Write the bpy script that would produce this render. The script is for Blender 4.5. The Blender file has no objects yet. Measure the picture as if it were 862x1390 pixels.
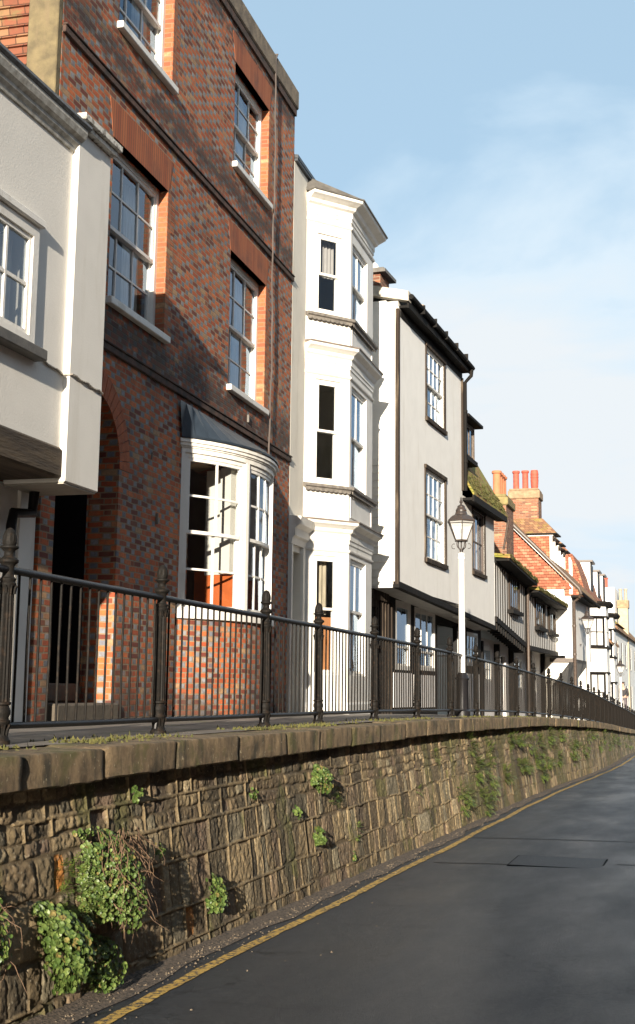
import bpy, bmesh, math, random
import numpy as np
from mathutils import Vector, Matrix
random.seed(7); rng = np.random.RandomState(11)
S = bpy.context.scene; COL = S.collection
R = math.radians

# ------------------------------------------------------------------ camera
EYE = (0.0, 0.0, 1.66)
th = R(9.2817); yaw = R(16.7596); roll = R(0.68)
f = Vector((-math.sin(yaw)*math.cos(th), math.cos(yaw)*math.cos(th), math.sin(th)))
r0 = Vector((math.cos(yaw), math.sin(yaw), 0)); u0 = r0.cross(f)
rr = r0*math.cos(roll) + u0*math.sin(roll); uu = u0*math.cos(roll) - r0*math.sin(roll)
cd = bpy.data.cameras.new('camera'); cam = bpy.data.objects.new('camera', cd); COL.objects.link(cam)
m = Matrix((rr, uu, -f)).transposed().to_4x4(); m.translation = EYE
cam.matrix_world = m
cd.sensor_fit = 'VERTICAL'; cd.sensor_height = 36; cd.lens = 1750*36/1390
cd.shift_y = -45/1390
cd.clip_start = .1; cd.clip_end = 3000
S.camera = cam

# ------------------------------------------------------------------ light
SUN_EL = 10.8; SUN_AZ = 9.0          # sun travels towards +Y, 8 degrees to the left
w = bpy.data.worlds.new('World'); S.world = w; w.use_nodes = True
nt = w.node_tree; N = nt.nodes; L = nt.links
N.clear()
out = N.new('ShaderNodeOutputWorld'); bg = N.new('ShaderNodeBackground'); bg.inputs[1].default_value = 0.054
sky = N.new('ShaderNodeTexSky'); sky.sky_type = 'NISHITA'; sky.sun_disc = False
sky.sun_elevation = R(SUN_EL)
sky.sun_rotation = R(180-SUN_AZ)
sky.air_density = 1.0; sky.dust_density = 0.6; sky.ozone_density = 2.2
tc = N.new('ShaderNodeTexCoord')
sep = N.new('ShaderNodeSeparateXYZ'); L.new(tc.outputs['Generated'], sep.inputs[0])
def mth(op, a, b=None, tree=None):
    t = tree or nt
    n = t.nodes.new('ShaderNodeMath'); n.operation = op
    for i, v in enumerate((a, b)):
        if v is None: continue
        if hasattr(v, 'links') or hasattr(v, 'is_linked'): t.links.new(v, n.inputs[i])
        else: n.inputs[i].default_value = v
    return n.outputs[0]
# project the view direction on a flat cloud layer high above
zc = mth('ADD', mth('MAXIMUM', sep.outputs[2], 0.0), 0.16)
cx = mth('DIVIDE', sep.outputs[0], zc); cy = mth('DIVIDE', sep.outputs[1], zc)
cmb = N.new('ShaderNodeCombineXYZ'); L.new(cx, cmb.inputs[0]); L.new(cy, cmb.inputs[1]); cmb.inputs[2].default_value = 5.2
n1 = N.new('ShaderNodeTexNoise'); n1.inputs['Scale'].default_value = 1.15; n1.inputs['Detail'].default_value = 9; n1.inputs['Roughness'].default_value = .52
n1.inputs['Distortion'].default_value = .35
L.new(cmb.outputs[0], n1.inputs['Vector'])
rp = N.new('ShaderNodeValToRGB'); rp.color_ramp.elements[0].position = .40; rp.color_ramp.elements[1].position = .60
rp.color_ramp.elements[0].color = (.22,.22,.22,1); rp.color_ramp.elements[1].color = (.90,.90,.90,1)
L.new(n1.outputs['Fac'], rp.inputs[0])
# thin veil that thickens to the horizon
hz = mth('POWER', mth('SUBTRACT', 1.0, mth('MINIMUM', mth('MAXIMUM', sep.outputs[2], 0.0), 1.0)), 3.2)
# more cloud down the street (+Y) than behind
fwd = mth('MULTIPLY', mth('MAXIMUM', mth('ADD', sep.outputs[1], .25), 0.0), .8)
fac = mth('MAXIMUM', mth('MULTIPLY', mth('ADD', rp.outputs[0], .40), mth('MINIMUM', mth('ADD', fwd, .25), 1.0)), mth('MULTIPLY', hz, .9))
mx = N.new('ShaderNodeMix'); mx.data_type = 'RGBA'
L.new(fac, mx.inputs[0]); L.new(sky.outputs[0], mx.inputs[6])
cc_ = N.new('ShaderNodeMix'); cc_.data_type = 'RGBA'; cc_.inputs[6].default_value = (4.1, 6.4, 8.3, 1); cc_.inputs[7].default_value = (6.6, 7.0, 7.3, 1)
L.new(mth('MAXIMUM', mth('MULTIPLY', rp.outputs[0], 1.1), hz), cc_.inputs[0]); L.new(cc_.outputs[2], mx.inputs[7])
L.new(mx.outputs[2], bg.inputs[0]); L.new(bg.outputs[0], out.inputs[0])
sd = bpy.data.lights.new('sun', 'SUN'); sd.energy = 5.0; sd.angle = R(.5); sd.color = (1, .88, .72)
so = bpy.data.objects.new('sun', sd); COL.objects.link(so)
el = R(SUN_EL); a = R(SUN_AZ)
sdir = Vector((-math.sin(a)*math.cos(el), math.cos(a)*math.cos(el), -math.sin(el)))
so.rotation_euler = sdir.to_track_quat('-Z', 'Y').to_euler()
S.view_settings.view_transform = 'Standard'; S.view_settings.look = 'None'; S.view_settings.gamma = 1
S.view_settings.exposure = 1.27
S.view_settings.use_curve_mapping = False

# ------------------------------------------------------------------ helpers
OFF = {}
def root_off(o):
    while o is not None:
        if o.name in OFF: return OFF[o.name]
        o = o.parent
    return (0, 0, 0)
def rnd(a, b): return random.uniform(a, b)
class MB:
    def __init__(s, T=None): s.v = []; s.f = []; s.T = T
    def add(s, vs, fs):
        n = len(s.v)
        if s.T: vs = [s.T(*p) for p in vs]
        s.v += [tuple(p) for p in vs]; s.f += [tuple(i+n for i in q) for q in fs]
    def box(s, x0, x1, y0, y1, z0, z1):
        if x0 > x1: x0, x1 = x1, x0
        if y0 > y1: y0, y1 = y1, y0
        if z0 > z1: z0, z1 = z1, z0
        s.add([(x,y,z) for x in (x0,x1) for y in (y0,y1) for z in (z0,z1)],
              [(0,1,3,2),(4,6,7,5),(0,4,5,1),(2,3,7,6),(0,2,6,4),(1,5,7,3)])
    def ybox(s, x0, x1, y0, y1, z0, z1, n=1):
        for i in range(n):
            s.box(x0, x1, y0+(y1-y0)*i/n, y0+(y1-y0)*(i+1)/n, z0, z1)
    def quad(s, *p): s.add(p, [tuple(range(len(p)))])
    def hexa(s, b, t):      # eight corners: four bottom, four top
        s.add(list(b)+list(t), [(3,2,1,0),(4,5,6,7),(0,1,5,4),(1,2,6,5),(2,3,7,6),(3,0,4,7)])
    def prism(s, poly, axis, a0, a1):   # polygon of 2 coords extruded on the third
        n = len(poly)
        def pt(p, c): return (c,p[0],p[1]) if axis == 0 else ((p[0],c,p[1]) if axis == 1 else (p[0],p[1],c))
        s.add([pt(p,a0) for p in poly]+[pt(p,a1) for p in poly],
              [tuple(range(n))[::-1], tuple(range(n,2*n))]+[(i,(i+1)%n,n+(i+1)%n,n+i) for i in range(n)])
    def tube(s, pts, r, seg=8, caps=True):
        pts = [Vector(p) for p in pts]; k = len(pts); base = len(s.v); vs = []; fs = []
        rs = r if isinstance(r, (list, tuple)) else [r]*k
        prev = None
        for i, p in enumerate(pts):
            d = (pts[min(i+1,k-1)]-pts[max(i-1,0)]).normalized()
            if prev is None:
                x = d.orthogonal().normalized()
            else:
                x = (prev - d*prev.dot(d)).normalized()
            prev = x; y = d.cross(x)
            for j in range(seg):
                t = 2*math.pi*j/seg
                vs.append(p+(x*math.cos(t)+y*math.sin(t))*rs[i])
        for i in range(k-1):
            for j in range(seg):
                a, b = i*seg+j, i*seg+(j+1)%seg
                fs.append((a,b,b+seg,a+seg))
        if caps: fs += [tuple(range(seg))[::-1], tuple(range((k-1)*seg,k*seg))]
        s.add(vs, fs)
    def lathe(s, prof, c=(0,0,0), seg=16, flute=None, rot=0):
        vs = []; fs = []; k = len(prof)
        for i, (r, z) in enumerate(prof):
            for j in range(seg):
                t = rot+2*math.pi*j/seg
                q = r*(1-(flute[2] if (flute and flute[0] <= z <= flute[1] and j % 2) else 0))
                vs.append((c[0]+q*math.cos(t), c[1]+q*math.sin(t), c[2]+z))
        for i in range(k-1):
            for j in range(seg):
                a, b = i*seg+j, i*seg+(j+1)%seg
                fs.append((a,b,b+seg,a+seg))
        fs += [tuple(range(seg))[::-1], tuple(range((k-1)*seg,k*seg))]
        s.add(vs, fs)
    def build(s, name, mat, parent=None, smooth=False, bevel=0, merge=False):
        me = bpy.data.meshes.new(name)
        off = root_off(parent) if parent is not None else (0,0,0)
        vs = [(x-off[0], y-off[1], z-off[2]) for x,y,z in s.v]
        me.from_pydata(vs, [], s.f); me.update()
        bm = bmesh.new(); bm.from_mesh(me)
        if merge: bmesh.ops.remove_doubles(bm, verts=bm.verts, dist=1e-4)
        bmesh.ops.recalc_face_normals(bm, faces=bm.faces)
        if bevel:
            es = [e for e in bm.edges if len(e.link_faces) == 2 and e.calc_face_angle(0) > .6]
            bmesh.ops.bevel(bm, geom=es, offset=bevel, segments=1, affect='EDGES', clamp_overlap=True)
        bm.to_mesh(me); bm.free()
        if smooth:
            me.polygons.foreach_set('use_smooth', [True]*len(me.polygons))
            try: me.set_sharp_from_angle(angle=R(40))
            except Exception: pass
        me.materials.append(mat)
        o = bpy.data.objects.new(name, me); COL.objects.link(o)
        if parent is not None: o.parent = parent
        return o
def tag(o, label=None, cat=None, group=None, kind=None):
    if label: o['label'] = label
    if cat: o['category'] = cat
    if group: o['group'] = group
    if kind: o['kind'] = kind
    return o
def thing(name, label, cat, loc=(0,0,0), rz=0, group=None, off=None):
    o = bpy.data.objects.new(name, None); COL.objects.link(o); o.location = loc; o.rotation_euler.z = rz
    o.empty_display_size = .2
    if off: OFF[o.name] = off
    return tag(o, label, cat, group)
def house(name, label, cat, az, lat, u, z, x=0, group=None):
    """empty on a facade line that passes the eye at distance lat with azimuth az; local x out to the street, y along, z up"""
    az = R(az)
    o = (-lat*math.cos(az)+u*math.sin(az)+x*math.cos(az), lat*math.sin(az)+u*math.cos(az)-x*math.sin(az), z)
    return thing(name, label, cat, o, -az, group, off=(x,u,z))

# ------------------------------------------------------------------ materials
MATS = {}
def newmat(name):
    mt = bpy.data.materials.new(name); mt.use_nodes = True; t = mt.node_tree; t.nodes.clear()
    o = t.nodes.new('ShaderNodeOutputMaterial'); b = t.nodes.new('ShaderNodeBsdfPrincipled')
    t.links.new(b.outputs[0], o.inputs[0]); MATS[name] = mt
    return mt, t, b
def objco(t):
    c = t.nodes.new('ShaderNodeTexCoord'); return c.outputs['Object']
def noise(t, vec, sc, det=4, rough=.55, dist=0):
    n = t.nodes.new('ShaderNodeTexNoise'); n.inputs['Scale'].default_value = sc; n.inputs['Detail'].default_value = det
    n.inputs['Roughness'].default_value = rough; n.inputs['Distortion'].default_value = dist
    if vec is not None: t.links.new(vec, n.inputs['Vector'])
    return n.outputs['Fac']
def ramp(t, v, p0, p1, c0=(0,0,0), c1=(1,1,1)):
    n = t.nodes.new('ShaderNodeValToRGB'); e = n.color_ramp.elements
    e[0].position = p0; e[1].position = p1; e[0].color = (*c0,1); e[1].color = (*c1,1)
    t.links.new(v, n.inputs[0]); return n.outputs[0]
def mix(t, fac, a, b, mode='MIX'):
    n = t.nodes.new('ShaderNodeMix'); n.data_type = 'RGBA'; n.blend_type = mode
    for i, v in ((0,fac),(6,a),(7,b)):
        if isinstance(v, (int,float)): n.inputs[i].default_value = v
        elif isinstance(v, tuple): n.inputs[i].default_value = (*v,1)
        else: t.links.new(v, n.inputs[i])
    return n.outputs[2]
def bump(t, b, h, strength, dist):
    n = t.nodes.new('ShaderNodeBump'); n.inputs['Strength'].default_value = strength; n.inputs['Distance'].default_value = dist
    t.links.new(h, n.inputs['Height']); t.links.new(n.outputs[0], b.inputs['Normal']); return n
def mapping(t, vec, sc):
    n = t.nodes.new('ShaderNodeMapping'); n.inputs['Scale'].default_value = sc; t.links.new(vec, n.inputs[0]); return n.outputs[0]
def plain(name, c, rough=.6, var=.25, sc=6, bmp=.0, bsc=40, c2=None, thr=(.35,.65), metal=0, stretch=None, spec=.5, dirt=None, dthr=(.58,.72), dsc=3):
    mt, t, b = newmat(name); v = objco(t)
    vv = mapping(t, v, stretch) if stretch else v
    c2 = c2 or tuple(x*(1-var) for x in c)
    col = mix(t, ramp(t, noise(t, vv, sc), *thr), c, c2)
    if dirt: col = mix(t, ramp(t, noise(t, mapping(t, v, (1,1,.22)), dsc, 7, .7), *dthr), col, dirt)
    t.links.new(col, b.inputs['Base Color'])
    b.inputs['Roughness'].default_value = rough; b.inputs['Metallic'].default_value = metal
    b.inputs['Specular IOR Level'].default_value = spec
    if bmp: bump(t, b, noise(t, vv, bsc, 5), 1, bmp)
    return mt

def brick_mat(name, flemish=True, red=((.38,.066,.020),(.58,.150,.042),(.15,.030,.018)), head=((.12,.145,.19),(.28,.29,.31)), mortar=(.33,.24,.15), H=.064, soot=.55, headp=.18, bw=.285):
    mt, t, b = newmat(name); v = objco(t)
    sp = t.nodes.new('ShaderNodeSeparateXYZ'); t.links.new(v, sp.inputs[0])
    mm = lambda op, a, b_=None: mth(op, a, b_, t)
    wob = mm('MULTIPLY', mm('SUBTRACT', noise(t, v, 5.0, 2), .5), .022)
    u = mm('ADD', mm('ADD', sp.outputs[1], mm('MULTIPLY', sp.outputs[0], 1.0)), wob)
    zz = mm('ADD', mm('ADD', sp.outputs[2], mm('MULTIPLY', mm('SUBTRACT', noise(t, v, 3.3, 2), .5), .03)), 50.0)
    zr = mm('DIVIDE', zz, H); row = mm('FLOOR', zr); fz = mm('FRACT', zr)
    par = mm('MODULO', row, 2.0)
    if flemish:
        per = bw
        ur = mm('ADD', mm('ADD', mm('DIVIDE', u, per), mm('MULTIPLY', par, .5)), 100.0)
        cell = mm('FLOOR', ur); fu = mm('FRACT', ur)
        isH = mm('LESS_THAN', fu, .33)
        # position inside its own brick (metres to nearest vertical joint)
        d1 = mm('MULTIPLY', mm('MINIMUM', fu, mm('ABSOLUTE', mm('SUBTRACT', fu, .33))), per)
        d2 = mm('MULTIPLY', mm('MINIMUM', d1, mm('MULTIPLY', mm('SUBTRACT', 1.0, fu), per)), 1.0)
        dv = d2
    else:
        per = bw
        ur = mm('ADD', mm('ADD', mm('DIVIDE', u, per), mm('MULTIPLY', par, .5)), 100.0)
        cell = mm('FLOOR', ur); fu = mm('FRACT', ur)
        isH = mm('LESS_THAN', fu, -1.0)
        dv = mm('MULTIPLY', mm('MINIMUM', fu, mm('SUBTRACT', 1.0, fu)), per)
    dz = mm('MULTIPLY', mm('MINIMUM', fz, mm('SUBTRACT', 1.0, fz)), H)
    d = mm('MINIMUM', dv, dz)
    face = ramp(t, mm('DIVIDE', mm('ADD', d, mm('MULTIPLY', mm('SUBTRACT', noise(t, v, 40, 3), .5), .006)), .02), .26, .44)      # 0 in the joint, 1 on the brick
    cb = t.nodes.new('ShaderNodeCombineXYZ'); t.links.new(cell, cb.inputs[0]); t.links.new(row, cb.inputs[1]); t.links.new(isH, cb.inputs[2])
    wn = t.nodes.new('ShaderNodeTexWhiteNoise'); wn.noise_dimensions = '3D'; t.links.new(cb.outputs[0], wn.inputs[0])
    sc = t.nodes.new('ShaderNodeSeparateColor'); t.links.new(wn.outputs['Color'], sc.inputs[0])
    r1, r2, r3 = sc.outputs[0], sc.outputs[1], sc.outputs[2]
    cr = mix(t, r1, red[0], red[1]); cr = mix(t, ramp(t, r2, .62, .80), cr, red[2])
    cr = mix(t, ramp(t, r3, .93, .96), cr, (.42,.25,.13))
    ch = mix(t, r1, head[0], head[1])
    hm = mm('MULTIPLY', isH, mm('GREATER_THAN', r3, headp))
    c = mix(t, hm, cr, ch)
    c = mix(t, mm('MULTIPLY', ramp(t, noise(t, v, 26, 5, .7), .42, .68), .55), c, (.11,.055,.035))
    c = mix(t, mm('MULTIPLY', ramp(t, noise(t, v, 1.6, 5, .6), .55, .68), .28), c, (.50,.24,.11))
    c = mix(t, face, mix(t, noise(t, v, 8), mortar, tuple(x*.55 for x in mortar)), c)
    c = mix(t, mm('MULTIPLY', ramp(t, noise(t, mapping(t, v, (1,1,.6)), .9, 7, .68), .50, .72), soot), c, (.035,.028,.024))
    if flemish and name == 'flemish_brick':     # soot at string courses and sills, deepened for shade; lowest band is painted shade
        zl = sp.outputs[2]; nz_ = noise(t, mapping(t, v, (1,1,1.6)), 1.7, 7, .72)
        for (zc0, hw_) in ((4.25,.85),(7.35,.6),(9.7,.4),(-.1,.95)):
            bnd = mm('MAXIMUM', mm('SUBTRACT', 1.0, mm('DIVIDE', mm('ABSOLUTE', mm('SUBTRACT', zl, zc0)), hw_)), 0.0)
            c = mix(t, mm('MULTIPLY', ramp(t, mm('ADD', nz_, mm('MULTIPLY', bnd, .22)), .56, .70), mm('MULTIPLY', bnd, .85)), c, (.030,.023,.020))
    t.links.new(c, b.inputs['Base Color']); b.inputs['Roughness'].default_value = .88
    h = mm('ADD', mm('MULTIPLY', face, 1.0), mm('ADD', mm('MULTIPLY', noise(t, v, 45, 5), .5), mm('MULTIPLY', r2, .35)))
    bump(t, b, h, .5, .006)
    return mt
def tile_mat(name, c=((.42,.13,.05),(.30,.085,.04),(.50,.21,.09)), moss=.0, mossc=(.16,.17,.03), H=.105, W=.17, zs=1.0, dirt=.35):
    mt, t, b = newmat(name); v = objco(t); mm = lambda op, a, b_=None: mth(op, a, b_, t)
    sp = t.nodes.new('ShaderNodeSeparateXYZ'); t.links.new(v, sp.inputs[0])
    u = mm('ADD', sp.outputs[0], sp.outputs[1])
    zz = mm('ADD', mm('MULTIPLY', sp.outputs[2], zs), mm('MULTIPLY', mm('SUBTRACT', noise(t, v, 2.5, 3), .5), .05))
    zr = mm('ADD', mm('DIVIDE', zz, H), 300.0); row = mm('FLOOR', zr); fz = mm('FRACT', zr)
    ur = mm('ADD', mm('ADD', mm('DIVIDE', u, W), mm('MULTIPLY', mm('MODULO', row, 2.0), .5)), 300.0)
    cell = mm('FLOOR', ur); fu = mm('FRACT', ur)
    cb = t.nodes.new('ShaderNodeCombineXYZ'); t.links.new(cell, cb.inputs[0]); t.links.new(row, cb.inputs[1])
    wn = t.nodes.new('ShaderNodeTexWhiteNoise'); wn.noise_dimensions = '3D'; t.links.new(cb.outputs[0], wn.inputs[0])
    sc = t.nodes.new('ShaderNodeSeparateColor'); t.links.new(wn.outputs['Color'], sc.inputs[0])
    cc = mix(t, sc.outputs[0], c[0], c[1]); cc = mix(t, ramp(t, sc.outputs[1], .7, .8), cc, c[2])
    gap = mm('MULTIPLY', ramp(t, fu, .0, .07), ramp(t, fz, .02, .16))
    cc = mix(t, mm('SUBTRACT', 1.0, gap), cc, (.05,.028,.02))
    cc = mix(t, mm('MULTIPLY', ramp(t, noise(t, v, 7, 6, .65), .48, .7), dirt), cc, (.10,.06,.03))
    if moss: cc = mix(t, ramp(t, noise(t, v, 2.2, 7, .7), .62-moss*.35, .72-moss*.2), cc, mossc)
    t.links.new(cc, b.inputs['Base Color']); b.inputs['Roughness'].default_value = .9
    h = mm('ADD', mm('SUBTRACT', 1.0, fz), mm('MULTIPLY', sc.outputs[2], .5))
    h = mm('ADD', mm('MULTIPLY', h, gap), mm('MULTIPLY', noise(t, v, 30, 4), .3))
    bump(t, b, h, .9, .02)
    return mt

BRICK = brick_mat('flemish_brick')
BRICK2 = brick_mat('stack_brick', flemish=False, bw=.225, red=((.24,.085,.045),(.32,.13,.07),(.16,.06,.035)), mortar=(.30,.24,.17), soot=.4)
RUB = brick_mat('rubbed_brick', flemish=False, bw=.23, red=((.36,.10,.038),(.46,.145,.055),(.30,.08,.035)), mortar=(.30,.19,.11), soot=.3)
TILE = tile_mat('hung_tile', c=((.36,.115,.062),(.27,.08,.045),(.40,.19,.11)), moss=.05, mossc=(.30,.20,.11))
TILEM = tile_mat('mossy_tile', c=((.30,.12,.055),(.24,.09,.05),(.36,.17,.08)), moss=.75, mossc=(.19,.19,.03), H=.075)
TILEB = tile_mat('brown_tile', c=((.28,.14,.07),(.20,.10,.06),(.36,.20,.10)), moss=.35, mossc=(.26,.20,.05))
TILEP = tile_mat('pale_hung_tile', c=((.36,.125,.065),(.28,.09,.05),(.40,.20,.11)), moss=.12, mossc=(.26,.19,.08), H=.10, W=.19)
PLASTER = plain('grey_white_render', (.75,.73,.68), .8, .06, 2.2, .0018, 60, dirt=(.56,.53,.46), dthr=(.55,.85), dsc=1.6)
WHITE = plain('white_paint', (.76,.74,.69), .5, .08, 3, .002, 50, dirt=(.46,.42,.35), dthr=(.54,.80), dsc=4.5)
CREAM = plain('cream_render', (.76,.72,.63), .8, .08, 2, .003, 50, dirt=(.50,.45,.36), dthr=(.53,.8))
STUCCO = plain('bright_render', (.87,.86,.82), .75, .06, 2.5, .002, 40, dirt=(.62,.59,.52), dthr=(.55,.85), dsc=1.8)
GREYST = plain('weathered_lead', (.13,.12,.105), .6, .35, 9, .003, 50)
SLATE = plain('blue_grey_slate', (.022,.032,.045), .45, .3, 6, .003, 60)
BLACK = plain('black_timber', (.010,.0095,.009), .75, .4, 10, .004, 60, stretch=(1,1,.15), c2=(.028,.020,.015), thr=(.5,.75), spec=.15)
OLDT = plain('bleached_timber', (.035,.026,.020), .85, .4, 12, .008, 50, stretch=(1,1,.1), c2=(.11,.085,.06), thr=(.52,.66), spec=.2)
OLDH = plain('old_beam', (.09,.065,.04), .85, .5, 9, .012, 30, stretch=(1,.12,1), c2=(.035,.025,.017))
IRON = plain('black_iron_paint', (.012,.012,.014), .38, .4, 30, .002, 90, c2=(.022,.018,.016), thr=(.55,.75), spec=.3)
IRONP = plain('worn_iron_paint', (.010,.009,.008), .6, .4, 22, .003, 80, c2=(.028,.019,.013), thr=(.52,.72), spec=.12)
CEMENT = plain('cement_coping', (.25,.20,.14), .9, .35, 6, .006, 40, c2=(.15,.12,.09), dirt=(.09,.075,.055), dthr=(.5,.7))
LICHEN = plain('lichened_render', (.17,.135,.07), .9, .3, 7, .006, 45, c2=(.10,.08,.045), dirt=(.16,.12,.07), dthr=(.55,.7))
DARK = plain('dark_paint', (.008,.008,.009), .5, .3, spec=.2)
ROOM = plain('room_wall', (.20,.17,.14), .9, .2)
LINING = plain('pale_room_paint', (.55,.48,.40), .9, .1)
CURT = plain('net_curtain', (.72,.70,.64), .9, .25, 20, .01, 12, stretch=(1,5,.2))
CURTO = plain('orange_board', (.62,.14,.03), .6, .2)
WOODO = plain('orange_wood', (.55,.24,.10), .5, .25, 12, stretch=(1,1,.2))
DRAPE = plain('beige_drape', (.50,.43,.32), .9, .35, 14, .01, 10, stretch=(1,5,.2))
POT = plain('red_clay_pot', (.50,.10,.06), .75, .3, 9, .003, 40)
POTC = plain('buff_clay_pot', (.45,.36,.27), .8, .3, 9, .003, 40)
STONE = plain('step_stone', (.12,.10,.075), .9, .35, 5, .006, 40)
BROWNG = plain('brown_pipe', (.09,.065,.05), .45, .4, 20)

def glass_mat():
    mt = bpy.data.materials.new('window_glass'); mt.use_nodes = True; t = mt.node_tree; t.nodes.clear()
    o = t.nodes.new('ShaderNodeOutputMaterial')
    g = t.nodes.new('ShaderNodeBsdfGlossy'); g.inputs['Roughness'].default_value = .015; g.inputs['Color'].default_value = (.55,.68,.85,1)
    tr = t.nodes.new('ShaderNodeBsdfTransparent'); tr.inputs[0].default_value = (.78,.80,.80,1)
    lw = t.nodes.new('ShaderNodeLayerWeight'); lw.inputs['Blend'].default_value = .5
    frf = mth('MINIMUM', mth('ADD', mth('MULTIPLY', mth('POWER', lw.outputs['Facing'], 4.0, t), 1.15, t), .07, t), 1.0, t)
    v = objco(t)
    bp = t.nodes.new('ShaderNodeBump'); bp.inputs['Strength'].default_value = .5; bp.inputs['Distance'].default_value = .012
    t.links.new(noise(t, v, 2.3, 1), bp.inputs['Height']); t.links.new(bp.outputs[0], g.inputs['Normal'])
    mxs = t.nodes.new('ShaderNodeMixShader'); t.links.new(frf, mxs.inputs[0]); t.links.new(tr.outputs[0], mxs.inputs[1]); t.links.new(g.outputs[0], mxs.inputs[2])
    t.links.new(mxs.outputs[0], o.inputs[0]); return mt
GLASS = glass_mat()
def lampglass():
    mt, t, b = newmat('lantern_glass')
    b.inputs['Base Color'].default_value = (.75,.76,.74,1); b.inputs['Roughness'].default_value = .2
    b.inputs['Alpha'].default_value = .45
    return mt
LGLASS = lampglass()

# ------------------------------------------------------------------ street profile
def interp(tb):
    xs = [p[0] for p in tb]; ys = [p[1] for p in tb]
    return lambda y: float(np.interp(y, xs, ys))
def smoothf(tb):
    fi = interp(tb); return lambda y: (fi(y-2)+fi(y-1)+fi(y)+fi(y+1)+fi(y+2))/5
ZP = smoothf([(-80,2.2),(-10,1.40),(0,1.32),(10,1.30),(16,1.285),(20,1.255),(24,1.20),(30,1.10),(38,.88),(41,.78),(45,.64),(52,.38),(57,.20),(70,-.25),(82,-.68),(100,-1.4),(200,-6),(400,-14)])
ZR = smoothf([(-80,1.4),(-10,.25),(0,.06),(8.5,-.03),(11,-.075),(15.8,-.155),(23,-.25),(37,-.53),(55,-.80),(72,-1.25),(100,-2.4),(200,-7),(400,-15)])
XO_ = smoothf([(-80,0),(30,0),(38,.15),(44,.24),(50,.20),(58,.10),(70,-.03),(85,-.30),(100,-.7),(200,-6),(400,-25)])
def XO(y): return XO_(y) if y > 28 else 0.
# ------------------------------------------------------------------ ground, road, pavement
def sheet(name, cols, ys, zf, mat, parent=None, kind='structure', dz=None):
    """cols: list of x positions (functions of y or numbers); zf(x, y)"""
    vs = []; fs = []; n = len(cols)
    for y in ys:
        for c in cols:
            x = c(y) if callable(c) else c
            vs.append((x, y, zf(x, y)))
    for i in range(len(ys)-1):
        for j in range(n-1):
            a = i*n+j; fs.append((a, a+1, a+n+1, a+n))
    me = bpy.data.meshes.new(name); me.from_pydata(vs, [], fs); me.update()
    me.polygons.foreach_set('use_smooth', [True]*len(me.polygons))
    me.materials.append(mat); o = bpy.data.objects.new(name, me); COL.objects.link(o)
    if parent: o.parent = parent
    if kind: o['kind'] = kind
    return o
def asphalt():
    mt, t, b = newmat('asphalt'); v = objco(t)
    c = mix(t, ramp(t, noise(t, v, 42, 5, .85), .40, .62), (.010,.010,.011), (.070,.068,.066))
    c = mix(t, mth('MULTIPLY', ramp(t, noise(t, v, 3, 6, .7), .4, .7), .5, t), c, (.026,.024,.022))
    c = mix(t, ramp(t, noise(t, mapping(t, v, (1,.22,1)), 1.1, 7, .65), .42, .66), c, (.020,.021,.024))
    vor = t.nodes.new('ShaderNodeTexVoronoi'); vor.inputs['Scale'].default_value = 26; t.links.new(v, vor.inputs['Vector'])
    sp_ = mth('MULTIPLY', ramp(t, vor.outputs['Distance'], .02, .07, (1,1,1), (0,0,0)), ramp(t, noise(t, v, 9, 2), .56, .62), t)
    c = mix(t, mth('MULTIPLY', sp_, .8, t), c, (.16,.15,.14))
    c = mix(t, mth('MULTIPLY', ramp(t, noise(t, mapping(t, v, (.35,3.2,1)), 1.0, 4, .6), .60, .64), .55, t), c, (.010,.010,.011))
    sx = t.nodes.new('ShaderNodeSeparateXYZ'); t.links.new(v, sx.inputs[0])
    trk = mth('ABSOLUTE', mth('SINE', mth('MULTIPLY', mth('ADD', sx.outputs[0], .55, t), 1.75, t), None, t), None, t)
    c = mix(t, mth('MULTIPLY', ramp(t, mth('ADD', trk, mth('MULTIPLY', noise(t, mapping(t, v, (1,.12,1)), 1.4, 5, .7), .6, t), t), .75, 1.35), .55, t), c, (.030,.032,.037))  # wheel tracks, with their bluish sky sheen mixed into the colour
    c = mix(t, mth('MULTIPLY', ramp(t, noise(t, v, 17, 7, .9), .52, .60), .5, t), c, (.055,.055,.056))
    c = mix(t, mth('MULTIPLY', ramp(t, noise(t, v, 21, 7, .9), .56, .64), .6, t), c, (.006,.006,.007))
    v2 = t.nodes.new('ShaderNodeTexVoronoi'); v2.feature = 'DISTANCE_TO_EDGE'; v2.inputs['Scale'].default_value = .9
    va = t.nodes.new('ShaderNodeVectorMath'); va.operation = 'ADD'; t.links.new(v, va.inputs[0])
    nn_ = t.nodes.new('ShaderNodeTexNoise'); nn_.inputs['Scale'].default_value = 2.5; nn_.inputs['Detail'].default_value = 5; t.links.new(v, nn_.inputs['Vector']); t.links.new(nn_.outputs['Color'], va.inputs[1]); t.links.new(va.outputs[0], v2.inputs['Vector'])
    crk = mth('MULTIPLY', ramp(t, v2.outputs['Distance'], .004, .012, (1,1,1), (0,0,0)), ramp(t, noise(t, v, .45, 2), .50, .56), t)
    c = mix(t, crk, c, (.006,.006,.006))
    c = mix(t, mth('MULTIPLY', ramp(t, noise(t, v, 13, 6, .8), .60, .66), .5, t), c, (.10,.095,.088))
    sp = t.nodes.new('ShaderNodeSeparateXYZ'); t.links.new(v, sp.inputs[0])
    t.links.new(c, b.inputs['Base Color'])
    rg = ramp(t, noise(t, mapping(t, v, (1,.3,1)), 1.6, 5, .6), .35, .7, (.36,.36,.36), (.56,.56,.56))
    t.links.new(rg, b.inputs['Roughness']); b.inputs['Specular IOR Level'].default_value = .5
    bump(t, b, noise(t, v, 50, 5, .85), 1, .012)
    return mt
ASPH = asphalt()
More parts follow.
